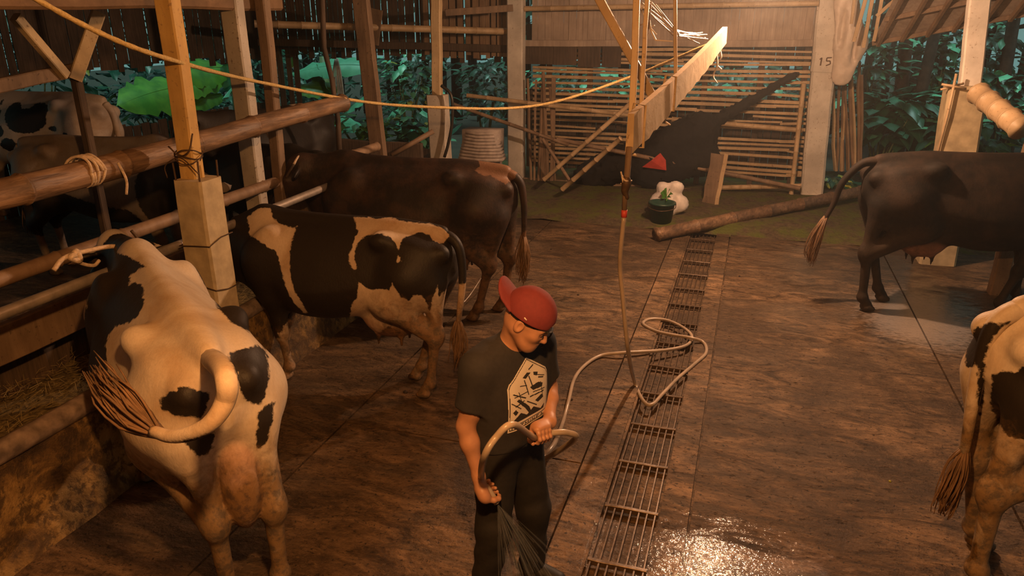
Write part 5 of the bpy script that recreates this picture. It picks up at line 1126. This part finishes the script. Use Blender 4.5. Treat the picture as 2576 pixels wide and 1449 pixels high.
# ------------------------------------------------------------------ hose
def zc_(px, py, z): return np.array(atz(px, py, z))
hs = [pz+(0, 0, -.01), pz+(-.01, 0, -.3), np.array(A(1566, 740, 4.42)), np.array(A(1580, 880, 4.42)), zc_(1596, 960, .05), zc_(1618, 1008, .02), zc_(1640, 1018, .02), zc_(1668, 990, .02), zc_(1705, 952, .02), zc_(1748, 915, .02),
      zc_(1776, 888, .02), zc_(1770, 862, .02), zc_(1738, 850, .055), zc_(1690, 842, .03), zc_(1648, 832, .02), zc_(1618, 815, .02), zc_(1634, 803, .02), zc_(1675, 805, .02), zc_(1715, 822, .02), zc_(1740, 845, .02),
      zc_(1728, 868, .02), zc_(1680, 880, .02), zc_(1610, 885, .045), zc_(1560, 888, .045), zc_(1510, 895, .02), zc_(1470, 920, .02), zc_(1444, 955, .02), zc_(1430, 1010, .02), zc_(1415, 1065, .03), np.array(A(1395, 1115, 3.45)), np.array(A(1368, 1155, 3.22)),
      loc_w((.20, .24, .86)), loc_w((.235, .13, .96)), loc_w(hL-aL*.03), loc_w(hL+aL*.04)]+[atd(x_, y_, t_h) for x_, y_, t_h in ((1290, 1068, 2.86), (1248, 1100, 2.84), (1218, 1150, 2.85))]+[loc_w(hR-aR*.06), loc_w(hR), loc_w(hR+aR*.07)]
mb = MB(); hp_ = spline(hs, 8); mb.tube(hp_, .0145, 10)
single('water_hose', mb, M['hose'], 'grey-brown rubber hose looping from the tap over the drain to the man\'s hands', 'hose', None, True)
# water leaving the hose
mb = MB(); w0 = loc_w(hR+aR*.07); w1 = np.array(atz(1335, 1490, .02))
for i in range(110):
    a_ = rnd.gauss(0, .3); b_ = rnd.gauss(0, .3); e1 = w1+np.array((a_*.34, b_*.34, 0)); k0 = rnd.uniform(0, .55); k1 = min(1, k0+rnd.uniform(.3, .6))
    f = lambda k: w0+(e1-w0)*k+np.array((0, 0, .03*math.sin(k*3.14)))
    mb.tube([f(k0), f((k0+k1)/2), f(k1)], [.0015, .0045, .002], 5)
tag(mb.build('water_spray', M['spray'], None, True), 'thin fan of water spraying from the hose end towards the floor', 'water', kind='stuff')
# ------------------------------------------------------------------ cattle across the trough and the remaining small things
SPOT = [(-.10, .34, 1.10, .24, .13), (-.22, .30, 1.2, .12, .08), (.08, .34, 1.18, .10, .12), (.42, .25, 1.27, .055, .09), (.28, .25, 1.26, .02, .03), (.26, .28, 1.14, .03, .06), (.40, .28, 1.02, .08, .09), (.24, .3, .98, .09, .07), (.62, .2, 1.05, .07, .11), (-.42, .3, 1.02, .06, .03), (.1, .33, .85, .1, .07), (.5, .2, .8, .08, .1), (-.35, .3, .8, .12, .06), (.8, .1, 1.1, .06, .1), (-.6, .2, .95, .04, .05)]
blob = [((x, y*sg, z), (rx, .3, rz), 1) for x, y, z, rx, rz in SPOT for sg in (1, -1)]
FZ = .32
c = atd(105, 330, 9.0); M['far_white'] = coatmat('spotted_hide', white=(.50, .42, .36), dirt=(.15, .09, .05))
o = cow('spotted_cow', 'white cow with many black spots at the upper left edge', (c[0], c[1], FZ), R(186), 1.12, M['far_white'], -1., .018, patches=(), blobs=blob, dirt=.5,
    tail=[(-.86, 0, 1.25), (-.93, 0, 1.15), (-.95, 0, .9), (-.94, 0, .65)], switch=[(-.94, 0, .7), (-.95, 0, .5), (-.94, 0, .38)])
c = atd(265, 430, 6.9)
cow('grey_cow', 'dull grey cow standing in front of the spotted cow beyond the trough', (c[0], c[1], FZ), R(8), .98, GRY, -.3, .018, poll=(1.1, -.12, .95), muz=(1.25, -.25, .55), dirt=.3,
    blobs=[((-.3, 0, .65), (.9, .5, .30), 1), ((.7, 0, .9), (.3, .4, .4), 1)], tail=[(-.86, 0, 1.25), (-.93, 0, 1.15), (-.95, 0, .9), (-.94, 0, .65)], switch=[(-.94, 0, .7), (-.95, 0, .5), (-.94, 0, .38)])
c = atd(590, 350, 8.6)
cow('black_cow', 'black cow with white blaze half hidden behind the speckled pale post', (c[0]+.3, c[1]+.3, FZ), R(255), 1.0, HOL, .3, .018, poll=(1.0, -.1, 1.32), muz=(1.2, -.15, .95), dirt=.3,
    blobs=[((.85, -.12, 1.25), (.07, .05, .3), -1), ((1.0, .1, 1.2), (.2, .04, .1), -1), ((-.6, 0, 1.35), (.3, .1, .1), -1)])
c = atd(690, 440, 7.3)
cow('black_cow', 'black cow between the speckled post and the dark brown cow', (c[0]-.5, c[1]+.35, .1), R(-14), 1.0, HOL, .3, .018, poll=(1.0, .0, 1.25), muz=(1.30, -.15, 1.0), dirt=.3,
    blobs=[((.7, -.2, .85), (.14, .12, .2), -1)])
c = atd(60, 640, 4.6)
# halter of the brown cow
root = empty('halter', tuple(_rz((.98*SC, .10*SC, 1.26*SC), HC)+np.array(LC)), HC, 'rope halter on the head of the dark brown cow', 'halter')
mb = MB(); mb.tube(spline([(.0, .11, .04), (.08, .12, -.08), (.17, .10, -.24), (.2, .02, -.30), (.12, -.04, -.22), (.03, -.08, -.1)], 5), .012, 6); mb.build('cheek_rope', M['dark_wood'], root, True)
mb = MB(); mb.tube(spline([(.0, .11, .04), (-.02, .05, .10), (-.02, -.05, .10), (.0, -.11, .04)], 5), .012, 6); mb.build('poll_rope', M['twine'], root, True)
# long sagging rope
rp = [A(40, -30, 2.9), A(250, 82, 3.3), A(430, 150, 3.78), A(650, 206, 5.35), A(930, 258, 6.7), A(1150, 272, 7.4), A(1300, 271, 7.9), A(1420, 250, 8.1), A(1600, 188, 8.2), A(1790, 108, 7.6)]
mb = MB(); pts = spline(rp, 14); mb.tube(pts, [.015+.0015*math.sin(i*1.9) for i in range(len(pts))], 7)
single('sagging_rope', mb, M['rope'], 'long yellow straw rope sagging across the whole shed', 'rope', None, True)
# ropes knotted on the rails
def rope(pts, r, label, m='twine', nm='rope'): mb = MB(); mb.tube(spline(pts, 7), r, 7); return single(nm, mb, M[m], label, 'rope', None, True)
def atrail(px, py, x): return np.array(atx(px, py, x))
q = atrail(250, 430, -3.70); root = empty('rope_tie', tuple(q), 0, 'pale rope wound around the thick bamboo rail', 'rope')
for i in range(4):
    mb = MB(); dy = .035*i-.07; mb.tube([(-.08+.092*math.cos(a_), dy+.018*math.sin(a_*1.5+i), .0+.092*math.sin(a_)) for a_ in np.linspace(0, 6.3, 20)], .009, 6); mb.build('rope_turn', M['twine'], root, True)
mb = MB(); mb.tube(spline([(.03, .12, .03), (.05, .14, -.08), (.04, .13, -.17)], 5), .009, 6); mb.build('rope_end', M['twine'], root, True)
rope([atrail(135, 680, -3.6), atrail(160, 650, -3.6), atrail(215, 632, -3.58), atrail(290, 620, -3.56), atrail(330, 640, -3.56)], .014, 'pale rope running from the rail to the neck of the white-rumped cow')
rope([atrail(190, 640, -3.6), atrail(200, 660, -3.6), atrail(235, 668, -3.6), atrail(250, 655, -3.6)], .011, 'small rope loop below the rope at the white-rumped cow')
rope([atrail(180, 655, -3.59), atrail(192, 632, -3.58), atrail(200, 655, -3.58), atrail(178, 648, -3.58), atrail(190, 640, -3.57)], .018, 'rope knot on the pipe rail left of the white-rumped cow')
rope([atrail(330, 580, -3.62), atrail(345, 600, -3.6), atrail(346, 625, -3.6), atrail(338, 640, -3.6)], .010, 'dark tie hanging on the pipe rail beside the pillar', 'wire')
rope([A(655, 290, 5.9), A(668, 330, 5.85), A(690, 370, 5.9), A(700, 430, 6.0)], .010, 'thin cord hanging from the bamboo rail at the speckled post')
rope([A(705, 275, 6.1), A(712, 370, 6.0), A(705, 425, 6.0), A(695, 400, 6.0)], .006, 'thin wire loop hanging beside the brown stake', 'wire')
rope([A(1210, 700, 5.9), A(1180, 745, 5.6), A(1152, 775, 5.4)], .004, 'thin chain slanting to the floor behind the white-banded cow', 'pipe')
# bulbs
for b, l in ((BULB_BACK, 'lit bulb above the wrapped board, outside the top of the view'), (BULB_RIGHT, 'lit bulb above the bright white post, outside the top of the view'), (BULB_NEAR, 'warm lit bulb above the near left of the stall')):
    root = empty('bulb', tuple(b+Vector((0, 0, .10))), 0, l, 'bulb'); mb = MB(); mb.tube([(0, 0, .06), (0, 0, .0)], .018, 10); mb.build('socket', M['black'], root, True)
    mb = MB(); mb.tube([(0, 0, .06), (0, 0, 3.68-b[2]-.1)], .004, 6); mb.build('cord', M['black'], root, True)
hz = bpy.data.materials.new('damp_haze'); hz.use_nodes = True; nt = hz.node_tree; nt.nodes.remove(nt.nodes['Principled BSDF'])
vs_ = nt.nodes.new('ShaderNodeVolumeScatter'); vs_.inputs['Density'].default_value = .0075; vs_.inputs['Anisotropy'].default_value = .35; nt.links.new(vs_.outputs[0], nt.nodes['Material Output'].inputs['Volume'])
mb = MB(); mb.box((-.2, 8.0, 1.9), (9.0, 8.6, 3.5)); tag(mb.build('damp_haze', hz), 'thin warm haze hanging in the far half of the shed', 'haze', kind='stuff')
# litter and stones on the floor
for i in range(14):
    x = rnd.uniform(-2.3, 3.0); y = rnd.uniform(3.2, 9.4)
    if -.8 < x < -.05: x += 1
    s_ = rnd.uniform(.006, .018); mb = MB(); mb.tube([(x, y, 0), (x, y, s_*.6), (x+.002, y, s_)], [s_, s_*.9, s_*.3], 6)
    single('manure_crumb', mb, M['trunk'] if i % 4 else M['leaf_yellow'], 'small crumb of debris lying on the wet concrete', 'debris', 'debris crumbs on the floor', True)
